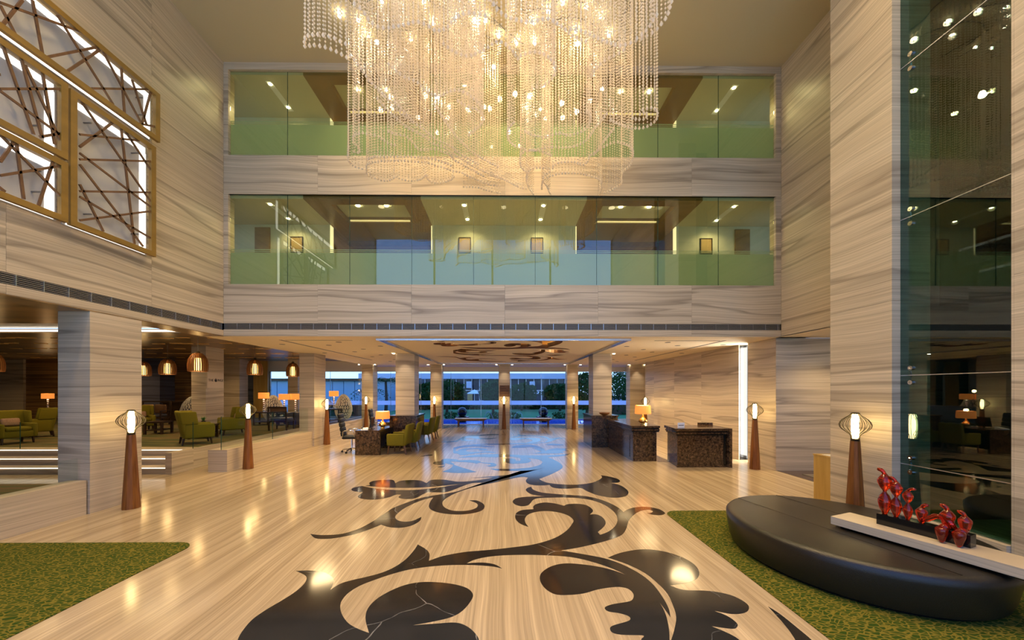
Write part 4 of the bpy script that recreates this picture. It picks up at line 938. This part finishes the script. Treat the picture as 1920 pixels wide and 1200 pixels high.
# ================================================================== LOUNGE
LZ = .502
def wing_chair():
    t = thing('wing_chair', 'chair', 'chair')
    MB().rbox(-.32, .32, -.36, .30, .17, .36, .04).build('seat', M['green'], t, auto=50)
    MB().rbox(-.235, .235, -.37, .20, .35, .46, .045).build('seat_cushion', M['green'], t, auto=50)
    bk = MB().rbox(-.33, .33, -.06, .06, 0, .74, .05)
    bk.v = [(x * (1 + .10 * z), y + .26 + .20 * z - .10 * abs(x / .33) ** 2 * .5, z + .17) for x, y, z in bk.v]; bk.build('backrest', M['green'], t, auto=50)
    for s in (-1, 1):
        MB().rbox(*sorted((s * .235, s * .345)), -.37, .28, .17, .56, .045).build('arm', M['green'], t, auto=50)
        w = MB().rbox(*sorted((s * .29, s * .365)), -.02, .34, .55, .90, .05)
        w.v = [(x, y + .16 * (z - .55), z) for x, y, z in w.v]; w.build('wing', M['green'], t, auto=50)
    for sx in (-1, 1):
        for sy in (-1, 1): MB().tube([(sx * .27, sy * .28, .18), (sx * .275, sy * .31, 0)], [.032, .022], 6).build('leg', M['dark_wood'], t)
    return t
wc = wing_chair(); used = []; g = 'green lounge wing chairs'
put(wc, used, (-8.55, 10.15, LZ), PI - .75, 'green wing chair with its back to the lounge glass rail', g)
put(wc, used, (-13.65, 10.2, LZ), 1.25, 'dark green wing chair with a patterned cushion left of the first pillar', g)
put(wc, used, (-14.75, 11.6, LZ), -.6, 'green wing chair facing the hall behind the dark one, left of the first pillar', g)
put(wc, used, (-13.2, 13.3, LZ), .95, 'green wing chair with a cushion beside the first pillar, in front of the dark bench', g)
put(wc, used, (-9.05, 12.2, LZ), -.75, 'green wing chair behind the lamp at the low wall', g)
put(wc, used, (-11.55, 13.6, LZ), -1.1, 'green wing chair seen past the back of the nearest wing chair', g)
def cushion(label, loc, rz, tilt=.3, m='cushion'):
    loc = (loc[0] - .10 * math.sin(rz), loc[1] + .10 * math.cos(rz), LZ + .585)
    c = tag(MB().rbox(-.17, .17, -.05, .05, -.11, .11, .045).build('cushion', M[m], None, auto=60), label, 'cushion'); c.location = loc; c.rotation_euler = (-tilt, 0, rz)
cushion('patterned cushion on the dark green wing chair', (-13.65, 10.2, LZ), 1.25)
cushion('patterned cushion on the wing chair in front of the dark bench', (-13.2, 13.3, LZ), .95)
cushion('patterned cushion on the wing chair behind the low wall lamp', (-9.05, 12.2, LZ), -.75)
def wood_chair(label, loc, rz):
    t = thing('wood_chair', label, 'chair', loc, rz, 'dark wooden lounge chairs')
    MB().rbox(-.29, .29, -.28, .26, .36, .45, .03).build('seat_cushion', M['slate'], t, auto=50)
    B(-.31, .31, -.29, .28, .31, .36).build('seat_frame', M['dark_wood'], t)
    for sx in (-1, 1):
        MB().bar((sx * .30, -.27, 0), (sx * .30, -.27, .62), .045).build('leg', M['dark_wood'], t); MB().bar((sx * .30, .29, 0), (sx * .30, .34, .86), .045).build('leg', M['dark_wood'], t)
        MB().bar((sx * .30, -.29, .62), (sx * .30, .33, .62), .05, .03).build('armrest', M['dark_wood'], t)
    for z in (.50, .66, .84): MB().bar((-.30, .30 + .05 * z, z), (.30, .30 + .05 * z, z), .03, .06 if z > .8 else .035).build('back_rail', M['dark_wood'], t)
    MB().rbox(-.27, .27, .26, .30, .66, .82, .015, 2).build('back_pad', M['teak'], t)
wood_chair('dark wooden chair with an open back behind the glass rail', (-8.25, 13.55, LZ), PI + .1)
st = thing('settee', 'dark wooden settee with cushions against the slate wall', 'settee', (-14.75, 15.3, LZ), .25)
B(-.5, .5, -.3, .3, .28, .36).build('seat_frame', M['dark_wood'], st); MB().rbox(-.46, .46, -.3, .22, .36, .46, .04).build('seat_cushion', M['slate'], st, auto=50)
for sx in (-1, 1):
    MB().bar((sx * .49, -.28, 0), (sx * .49, -.28, .6), .05).build('leg', M['dark_wood'], st); MB().bar((sx * .49, .28, 0), (sx * .49, .36, 1.0), .05).build('leg', M['dark_wood'], st)
    MB().bar((sx * .49, -.3, .6), (sx * .49, .34, .6), .05, .03).build('armrest', M['dark_wood'], st)
for z in (.55, .98): MB().bar((-.49, .29 + .07 * z, z), (.49, .29 + .07 * z, z), .04, .05).build('back_rail', M['dark_wood'], st)
for sx, m in ((-1, 'tan'), (1, 'teak')): MB().rbox(sx * .22 - .2, sx * .22 + .2, .15, .27, .48, .86, .05).build('back_cushion', M[m], st, auto=60)
def side_table(label, loc, w=.28, h=.42):
    t = thing('side_table', label, 'table', loc, .2, 'dark lounge side tables')
    B(-w, w, -w, w, h - .05, h).build('table_top', M['dark_wood'], t)
    for sx in (-1, 1):
        for sy in (-1, 1): B(sx * (w - .04) - .03, sx * (w - .04) + .03, sy * (w - .04) - .03, sy * (w - .04) + .03, 0, h - .05).build('leg', M['dark_wood'], t)
    B(-w + .04, w - .04, -w + .04, w - .04, .12, .15).build('lower_shelf', M['dark_wood'], t)
side_table('small dark side table holding a potted plant near the lounge rail', (-9.25, 11.25, LZ))
side_table('small dark side table between the green chairs by the first pillar', (-11.7, 12.4, LZ))
side_table('low dark table under the crystal stemmed lamp in the lounge', (-10.2, 15.5, LZ), .3, .55)
side_table('low dark table under the paired orange lamps by the second pillar', (-9.1, 15.5, LZ), .35, .50)
side_table('dark table behind the low wall with an orange lamp near the far window', (-7.75, 16.6, LZ), .3, .62)
pp = thing('potted_plant', 'small spiky green plant in a square pot on a side table', 'plant', (-9.25, 11.25, LZ + .42))
MB().lathe([(.055, 0), (.075, .11), (.068, .11), (.05, .09)], 4).build('pot', M['dark_wood'], pp)
M['leaf'] = mat('leaf', (.06, .20, .03), .5)
for k in range(22):
    a = k * 2.4; rr = .04 + .07 * (k % 5) / 5; q = Vector((math.cos(a), math.sin(a), 0)); u = Vector((-q.y, q.x, 0))
    MB().add([q * .01 - u * .008 + Vector((0, 0, .09)), q * .01 + u * .008 + Vector((0, 0, .09)), q * rr * .7 + u * .010 + Vector((0, 0, .19)), q * rr * 1.3 + Vector((0, 0, .25 - .04 * (k % 3))), q * rr * .7 - u * .010 + Vector((0, 0, .19))], [(0, 1, 2, 4), (2, 3, 4)]).build('leaf', M['leaf'], pp)
def stem_lamp(label, loc):
    t = thing('table_lamp', label, 'lamp', loc, 0, 'crystal stemmed lounge lamps')
    MB().lathe([(.09, 0), (.09, .02), (.02, .03)], 16).build('foot', M['chrome'], t)
    for k in range(6): MB().ball((0, 0, .075 + .085 * k), .042, 10, 7).build('crystal_ball', M['glassball'], t, True)
    MB().lathe([(.20, .56), (.20, .80)], 26, cap=False).build('shade', M['shade'], t, True); MB().lathe([(.185, .60), (.185, .76)], 20).build('shade_light', M['shade_in'], t)
M['glassball'] = mat('crystal_ball', (.8, .75, .7), .05, .6)
stem_lamp('orange shaded lamp on crystal balls in front of the lattice egg', (-10.2, 15.5, LZ + .55))
stem_lamp('orange shaded lamp on crystal balls beside the second pillar, nearer one', (-9.25, 15.35, LZ + .50))
stem_lamp('orange shaded lamp on crystal balls beside the second pillar, farther one', (-8.95, 15.65, LZ + .50))
stem_lamp('orange shaded lamp on crystal balls near the far window behind the low wall', (-7.75, 16.6, LZ + .62))
stem_lamp('orange lamp glowing in front of the striped wood wall at the far end', (-21.5, 17.3, LZ + .5))
for x, y in ((-10.2, 15.5), (-9.1, 15.5), (-7.75, 16.6), (-21.5, 17.3)): point((x, y, LZ + 1.42), 8, WARM, .06)
# lattice eggs
def egg(label, loc, r, h):
    t = thing('lattice_egg', label, 'ornament', loc, 0, 'white lattice egg chairs')
    bm = bmesh.new(); bmesh.ops.create_icosphere(bm, subdivisions=3, radius=1)
    for v in bm.verts:
        z = (v.co.z + 1) / 2; k = 1 - .35 * z ** 2; v.co = Vector((v.co.x * r * k + random.uniform(-.01, .01), v.co.y * r * k + random.uniform(-.01, .01), z * h))
    me = bpy.data.meshes.new('lattice'); bm.to_mesh(me); bm.free(); me.materials.append(M['lattice'])
    o = bpy.data.objects.new('lattice', me); COL.objects.link(o); o.parent = t
    md = o.modifiers.new('w', 'WIREFRAME'); md.thickness = .055; md.use_even_offset = False
    MB().ball((0, 0, h * .48), h * .47, 16, 10, (r * .80 / (h * .47), r * .80 / (h * .47), 1)).build('inner_shell', M['slate'], t, True)
egg('white lattice egg behind the open backed wooden chair', (-10.5, 16.6, LZ), .42, 1.22)
egg('white lattice egg by the far window behind the low wall', (-7.75, 17.6, LZ), .40, 1.25)
egg('white lattice egg half hidden behind the lounge sign pillar', (-14.0, 16.4, LZ), .42, 1.15)
sf = thing('sofa', 'dark blue sofa behind the low wall near the far window', 'sofa', (-8.20, 15.2, LZ), -PI / 2)
MB().rbox(-.9, .9, -.4, .4, .1, .42, .05).build('seat', M['slate'], sf, auto=50); MB().rbox(-.9, .9, .25, .45, .1, .80, .05).build('backrest', M['slate'], sf, auto=50)
for s in (-1, 1): MB().rbox(*sorted((s * .75, s * .95)), -.4, .42, .1, .60, .05).build('arm', M['slate'], sf, auto=50)
for sx in (-1, 1):
    for sy in (-1, 1): B(sx * .85 - .03, sx * .85 + .03, sy * .33 - .03, sy * .33 + .03, 0, .12).build('foot', M['dark_wood'], sf)
bt = thing('bar_table', 'dark buffet table against the striped wood wall of the lounge', 'table', (-15.4, 17.7, LZ))
B(-.9, .9, -.3, .3, .85, .92).build('table_top', M['dark_wood'], bt); B(-.85, .85, -.25, .25, 0, .85).build('body', M['dark_wood'], bt)
# pendants
def pendant():
    t = thing('pendant_lamp', 'lamp', 'lamp'); prof = [(.02, .53), (.10, .515), (.165, .45), (.215, .34), (.235, .20), (.235, .10), (.222, .0)]
    s0 = None
    for k in range(28):
        if s0 is None:
            mb = MB(); q = []
            for (ra, za) in prof: wd = .011 * (.35 + .65 * ra / .235); q += [(ra, -wd, za), (ra, wd, za), (max(.005, ra - .045), wd, za), (max(.005, ra - .045), -wd, za)]
            fs_ = [(i * 4 + a, i * 4 + (a + 1) % 4, (i + 1) * 4 + (a + 1) % 4, (i + 1) * 4 + a) for i in range(len(prof) - 1) for a in range(4)]
            s0 = mb.add(q, fs_ + [(0, 1, 2, 3)[::-1], tuple((len(prof) - 1) * 4 + a for a in range(4))]).build('slat', M['lamp_wood'], t)
        else: same('slat', s0, (0, 0, 0), t, 2 * PI * k / 28)
    MB().lathe([(.10, .04), (.105, .05), (.105, .36), (.095, .38)], 18).build('glow_shade', M['pend'], t, True)
    MB().lathe([(.05, .53), (.05, .56), (.02, .58)], 12).build('cap', M['lamp_metal'], t); MB().tube([(0, 0, .58), (0, 0, .995)], .006, 6).build('cord', M['grille'], t)
    return t
M['pend'] = emit('pendant_glow', (1, .58, .16), 6)
pe = pendant(); used = []
for loc, lb in (((-8.62, 10.3, 2.5), 'wooden slat dome pendant, largest in view, beside the lounge sign'), ((-11.4, 12.4, 2.5), 'wooden slat dome pendant between the largest one and the first pillar'), ((-13.4, 13.6, 2.5), 'wooden slat dome pendant right beside the first stone pillar'), ((-8.6, 12.6, 2.5), 'wooden slat dome pendant right of the lounge sign'), ((-8.22, 14.2, 2.5), 'wooden slat dome pendant touching the second stone pillar'), ((-14.35, 10.3, 2.5), 'wooden slat dome pendant cut off at the picture edge')):
    put(pe, used, loc, 0, lb, 'wooden slat dome pendants'); point((loc[0], loc[1], 2.46), 9, WARM, .1)
# writing
def text(s, size, name, m, parent, loc, rot):
    c = bpy.data.curves.new(name, 'FONT'); c.body = s; c.size = size; c.align_x = 'CENTER'; c.align_y = 'CENTER'; c.extrude = .002
    o = bpy.data.objects.new(name, c); COL.objects.link(o); bpy.context.view_layer.update()
    me = bpy.data.meshes.new_from_object(o.evaluated_get(bpy.context.evaluated_depsgraph_get())); bpy.data.objects.remove(o); bpy.data.curves.remove(c)
    me.materials.append(m); o = bpy.data.objects.new(name, me); COL.objects.link(o); o.parent = parent; o.location = loc; o.rotation_euler = rot; return o
ls = thing('lounge_sign', 'square plate reading THE LOUNGE on the inner lounge pillar', 'sign', (-10.39, 13.16, 2.32), PI / 2)
B(-.37, .37, -.008, .012, -.28, .28).build('plate', M['sign'], ls)
text('THE L', .125, 'lettering', M['ink'], ls, (-.165, -.011, 0), (PI / 2, 0, 0)); text('UNGE', .125, 'lettering', M['ink'], ls, (.185, -.011, 0), (PI / 2, 0, 0))
MB().lathe([(.002, -.06), (.02, -.045), (.03, -.01), (.026, .02), (.010, .055), (.002, .085)], 12, (.005, -.010, 0)).build('drop_emblem', M['ink'], ls)
ds = thing('direction_sign', 'dark direction board with five lines on the central window column', 'sign', (.03, 18.495, 1.92))
B(-.25, .25, -.012, 0, -.29, .29).build('board', M['teak'], ds)
for k, w in enumerate((.20, .30, .44, .40, .42)): B(-.21, -.21 + w, -.015, -.012, .21 - .105 * k, .235 - .105 * k).build('lettering', M['ink' if k < 3 else 'frame_wood'], ds)
# framed pictures in the lower gallery corridor
for (x, lb) in ((-5.73, 'small framed picture in the lower gallery, leftmost of the four'), (-1.09, 'small framed picture in the lower gallery, second from the left'), (.92, 'small framed picture in the lower gallery, third from the left'), (5.65, 'small framed picture in the lower gallery, rightmost of the four')):
    t = thing('wall_picture', lb, 'picture', (x, 10.095, 6.0), 0, 'gallery pictures')
    for q in ((-.17, .17, -.22, -.20), (-.17, .17, .20, .22)): B(q[0], q[1], -.03, 0, q[2], q[3]).build('frame_rail', M['dark_wood'], t)
    for q in ((-.17, -.15), (.15, .17)): B(q[0], q[1], -.03, 0, -.20, .20).build('frame_stile', M['dark_wood'], t)
    B(-.15, .15, -.015, -.005, -.20, .20).build('canvas', M['tan'], t)

# ================================================================== OUTSIDE
M['lawn'] = mat('lawn', (.06, .24, .07), .9, noise=.35, nscale=3)
M['pool'] = mat('pool_water', (.01, .04, .30), .06, em=(.02, .08, .9), es=.35)  # underwater lighting put in as a glow of the water itself
M['paving'] = mat('paving', (.20, .22, .26), .7)
M['bldg'] = mat('building_white', (.55, .60, .68), .6); M['pane'] = mat('dark_pane', (.012, .018, .05), .08)
M['bark'] = mat('bark', (.09, .06, .04), .9); M['crown'] = mat('tree_leaf', (.018, .070, .012), .8, 0, .15, noise=.5, nscale=2)
struct(B(-60, 60, 20.76, 120, -.35, -.12).build('ground', M['paving']))
struct(B(-45, 45, 24.6, 37, -.13, -.06).build('lawn', M['lawn']))
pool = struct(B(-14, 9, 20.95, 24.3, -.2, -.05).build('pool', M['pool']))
for q in ((-14.2, 9.2, 24.3, 24.6), (-14.2, 9.2, 20.76, 20.95)): struct(B(q[0], q[1], q[2], q[3], -.2, .0).build('kerb', M['paving']))
def granite_ball(label, x):
    t = thing('ball_fountain', label, 'fountain', (x, 22.6, -.05), 0, 'granite ball fountains')
    MB().lathe([(.22, 0), (.25, .02), (.30, .20), (.44, .30), (.44, .36), (.36, .38), (.1, .36)], 28).build('basin', M['groove'], t, auto=40)
    MB().ball((0, 0, .64), .30, 28, 18).build('ball', M['groove'], t, True)
granite_ball('black granite ball on a stone basin behind the bench by the desks', -2.6); granite_ball('black granite ball on a stone basin behind the bench by the reception counter', 2.45)
M['water'] = glass('water_jet', (.85, .92, 1), .2, .8)
for x, lb in ((-1.0, 'thin arc of pool water spouting next to the central column, on the desk side'), (.95, 'thin arc of pool water spouting next to the central column, on the counter side')):
    t = thing('water_jet', lb, 'water jet', (x, 23.3, -.05), 0, 'pool water jets')
    for s in (-1, 1): MB().tube([(s * .35 * k / 8, 0, .62 * (1 - (k / 8) ** 2)) for k in range(9)], .022, 6).build('jet', M['water'], t, True)
def leaves(n, cx, cz, rx, rz, size, seed):
    rs = np.random.RandomState(seed); v = rs.normal(size=(n, 3)); v /= np.linalg.norm(v, axis=1)[:, None]; v *= (rs.uniform(.35, 1, n) ** .5)[:, None]
    lump = 1 + .18 * np.sin(v[:, 0] * 7 + seed) * np.cos(v[:, 2] * 6)
    c = v * lump[:, None] * np.array([rx, rx, rz]) + np.array([0, 0, cz]); d1 = rs.normal(size=(n, 3)); d1 /= np.linalg.norm(d1, axis=1)[:, None]
    d2 = np.cross(d1, rs.normal(size=(n, 3))); d2 /= np.linalg.norm(d2, axis=1)[:, None]; s = size * rs.uniform(.6, 1.3, n)[:, None]
    q = np.stack([c - d1 * s, c + d2 * s * .5, c + d1 * s, c - d2 * s * .5], 1).reshape(-1, 3)
    return MB().add(q.tolist(), [(4 * i, 4 * i + 1, 4 * i + 2, 4 * i + 3) for i in range(n)])
def tree(label, px, Y, rx, rz, cz, seed, th=1.4):
    d = ray(px, 730); x = d[0] * Y / d[1]; t = thing('tree', label, 'tree', (x, Y, -.1), seed, 'garden trees')
    MB().tube([(0, 0, 0), (.05, .03, th * .5), (-.04, 0, th), (.05, .02, cz)], [.13, .10, .08, .03], 8).build('trunk', M['bark'], t, True)
    for k in range(4): a = k * 1.6 + seed; MB().tube([(0, 0, th * .8), (.5 * rx * math.cos(a), .5 * rx * math.sin(a), cz)], [.06, .02], 6).build('branch', M['bark'], t)
    leaves(2600, 0, cz, rx, rz, .15, seed).build('crown', M['crown'], t)
TR = [(838, 32.5, 1.7, 1.05, 1.85), (925, 31.5, 1.2, .95, 1.9), (978, 35.3, 1.55, 1.0, 1.7), (1050, 34.5, 1.7, .95, 1.75), (1100, 28.5, 1.3, 1.5, 2.0), (797, 36.2, 1.5, 1.0, 1.75), (1160, 40, 3.2, 1.4, 2.2), (1180, 46, 2.2, 2.3, 3.2)]
TL = ['round flowering tree right of the left window column', 'round tree left of the central window column', 'round tree right of the central window column', 'spreading tree left of the right window column', 'dark tree between the right window column and the marble column', 'round tree glimpsed left of the left window column', 'low bushy tree behind the reception counter lamp', 'taller tree against the pale sky behind the reception counter']
for k, ((px, Y, rx, rz, cz), lb) in enumerate(zip(TR, TL)): tree(lb, px, Y, rx, rz, cz, k + 1)
def palm(label, px, Y, h, seed):
    d = ray(px, 730); t = thing('palm_tree', label, 'palm tree', (d[0] * Y / d[1], Y, -.1), seed, 'palm trees')
    MB().tube([(0, 0, 0), (.08, 0, h * .5), (.05, .05, h)], [.14, .11, .08], 8).build('trunk', M['bark'], t, True)
    for k in range(14):
        a = 2 * PI * k / 14 + .1 * seed; mb = MB(); L = 1.5; el = .5 + .3 * (k % 3)
        for j in range(9):
            u = j / 8; c = Vector((math.cos(a) * L * u, math.sin(a) * L * u, h + el * u - 1.25 * u * u)); s_ = Vector((-math.sin(a), math.cos(a), 0))
            for s in (-1, 1): mb.add([c, c + s_ * s * .36 * (1 - .5 * u) + Vector((math.cos(a) * .12, math.sin(a) * .12, -.12)), c + Vector((math.cos(a) * .09, math.sin(a) * .09, 0))], [(0, 1, 2)])
        mb.build('frond', M['crown'], t)
palm('palm tree in the garden left of the column by the desks', 723, 26.8, 2.75, 1); palm('smaller palm tree behind the first one', 694, 29.8, 1.9, 2)
def hedge(label, x0, x1, y, h, seed, d=.5):
    t = thing('hedge', label, 'hedge', ((x0 + x1) / 2, y, -.08), 0, 'garden hedges'); n = int(260 * (x1 - x0)); rs = np.random.RandomState(seed)
    mb = MB(); c = np.stack([rs.uniform(-(x1 - x0) / 2, (x1 - x0) / 2, n), rs.uniform(-d, d, n), rs.uniform(0, h, n)], 1); dd = rs.normal(size=(n, 3)) * .07; e = rs.normal(size=(n, 3)) * .05
    q = np.stack([c - dd, c + e, c + dd, c - e], 1).reshape(-1, 3); mb.add(q.tolist(), [(4 * i, 4 * i + 1, 4 * i + 2, 4 * i + 3) for i in range(n)]); mb.build('foliage', M['crown'], t)
    B(-(x1 - x0) / 2, (x1 - x0) / 2, -d * .7, d * .7, 0, h * .8).build('inner_growth', M['bark'], t)
hedge('long low hedge behind the lawn', -9.5, 12, 37.6, .55, 3); hedge('clipped shrubs below the pale window at the far end', 7.5, 13, 30, 1.1, 4, .8); hedge('dark shrubs outside the lounge window', -13, -10.6, 27, 1.2, 5, .8)
for k, (px, Y) in enumerate(((845, 25.6), (930, 25.4), (962, 25.4), (1050, 25.6))):
    d = ray(px, 730); t = thing('shrub', ['rounded low shrub on the lawn edge left of the nearer granite ball', 'rounded low shrub left of the central column at the lawn edge', 'rounded low shrub right of the central column at the lawn edge', 'rounded low shrub on the lawn edge right of the farther granite ball'][k], 'shrub', (d[0] * Y / d[1], Y, -.08), 0, 'low shrubs on the lawn edge'); leaves(420, 0, .22, .55, .26, .07, 20 + k).build('foliage', M['crown'], t); MB().tube([(0, 0, 0), (0, 0, .25)], .03, 6).build('stem', M['bark'], t)
def parasol(label, px):
    Y = 41; d = ray(px, 730); t = thing('parasol', label, 'parasol', (d[0] * Y / d[1], Y, -.1), 0, 'garden parasols'); MB().tube([(0, 0, 0), (0, 0, 2.1)], .03, 8).build('pole', M['white'], t)
    MB().lathe([(.92, 1.62), (.5, 1.82), (.02, 2.06), (.02, 2.04), (.5, 1.79), (.92, 1.60)], 8, cap=False).build('canopy', M['white'], t); MB().lathe([(.25, 0), (.25, .06)], 12).build('base', M['paving'], t)
parasol('white garden parasol behind the bench by the desks', 889.5); parasol('white garden parasol behind the bench by the reception counter', 1003)
oc = thing('garden_chair', 'small white garden chair on the terrace behind the lawn', 'chair', (0, 0, 0), 0, 'white terrace chairs')
B(-.24, .24, -.24, .24, .40, .45).build('seat', M['white'], oc); B(-.24, .24, .20, .25, .45, .88).build('backrest', M['white'], oc)
for sx in (-1, 1):
    for sy in (-1, 1): B(sx * .21 - .02, sx * .21 + .02, sy * .21 - .02, sy * .21 + .02, 0, .40).build('leg', M['white'], oc)
used = []
for k, px in enumerate((841, 853, 870, 878, 886, 903, 912, 923, 966, 975, 992, 999, 1008, 1022, 1032, 1047)): d = ray(px, 730); Y = 39.2 + .5 * (k % 3); put(oc, used, (d[0] * Y / d[1], Y, -.11), (k * 1.3) % 6.28)
bd = thing('pavilion', 'long white framed pavilion with dark windows across the garden', 'building', (0, 50, -.12))
B(-11, 8.6, .3, 6, 0, 3.9).build('wall', M['pane'], bd); B(-11.2, 8.8, -.6, 6.2, 3.55, 4.3).build('roof', M['bldg'], bd)
for k in range(19):
    x = -10.9 + 1.07 * k; B(x, x + .09, -.05, .1, 0, 3.55).build('window_post', M['white'], bd); B(x + .12, x + 1.04, .2, .24, .1, 1.9).build('pane', M['pane'], bd); B(x + .12, x + 1.04, .2, .24, 2.05, 3.5).build('pane', M['pane'], bd)
B(-10.9, 8.5, -.04, .1, 1.93, 2.02).build('window_rail', M['white'], bd)
for x in (-5.0, -1.2, 3.6): B(x, x + .7, -.5, -.1, 0, 1.5).build('yellow_screen', M['oak'], bd); B(x - .1, x + .6, -.8, -.3, 2.3, 3.2).build('shutter', M['bldg'], bd)
an = thing('glass_annex', 'pale blue annex with tall panels outside the lounge window', 'building', (-15.5, 33, -.12))
M['annex'] = mat('annex_panel', (.40, .55, .70), .3)
B(-6, 4.9, .1, 5, 0, 2.9).build('wall', M['annex'], an); B(-6.2, 5.2, -.3, 5.2, 2.9, 3.1).build('roof', M['teak'], an)
for k in range(11): B(-6 + k * 1.0, -5.06 + k * 1.0, 0, .1, .1, 2.85).build('glass_panel', M['annex'], an)
fb = thing('office_tower', 'plain pale building far beyond the garden', 'building', (-16, 75, -.12)); B(-14, 12, 0, 8, 0, 5.4).build('wall', M['bldg'], fb)
for k in range(9): B(-13 + k * 2.7, -11.2 + k * 2.7, -.1, 0, 2.6, 4.4).build('window', M['pane'], fb)
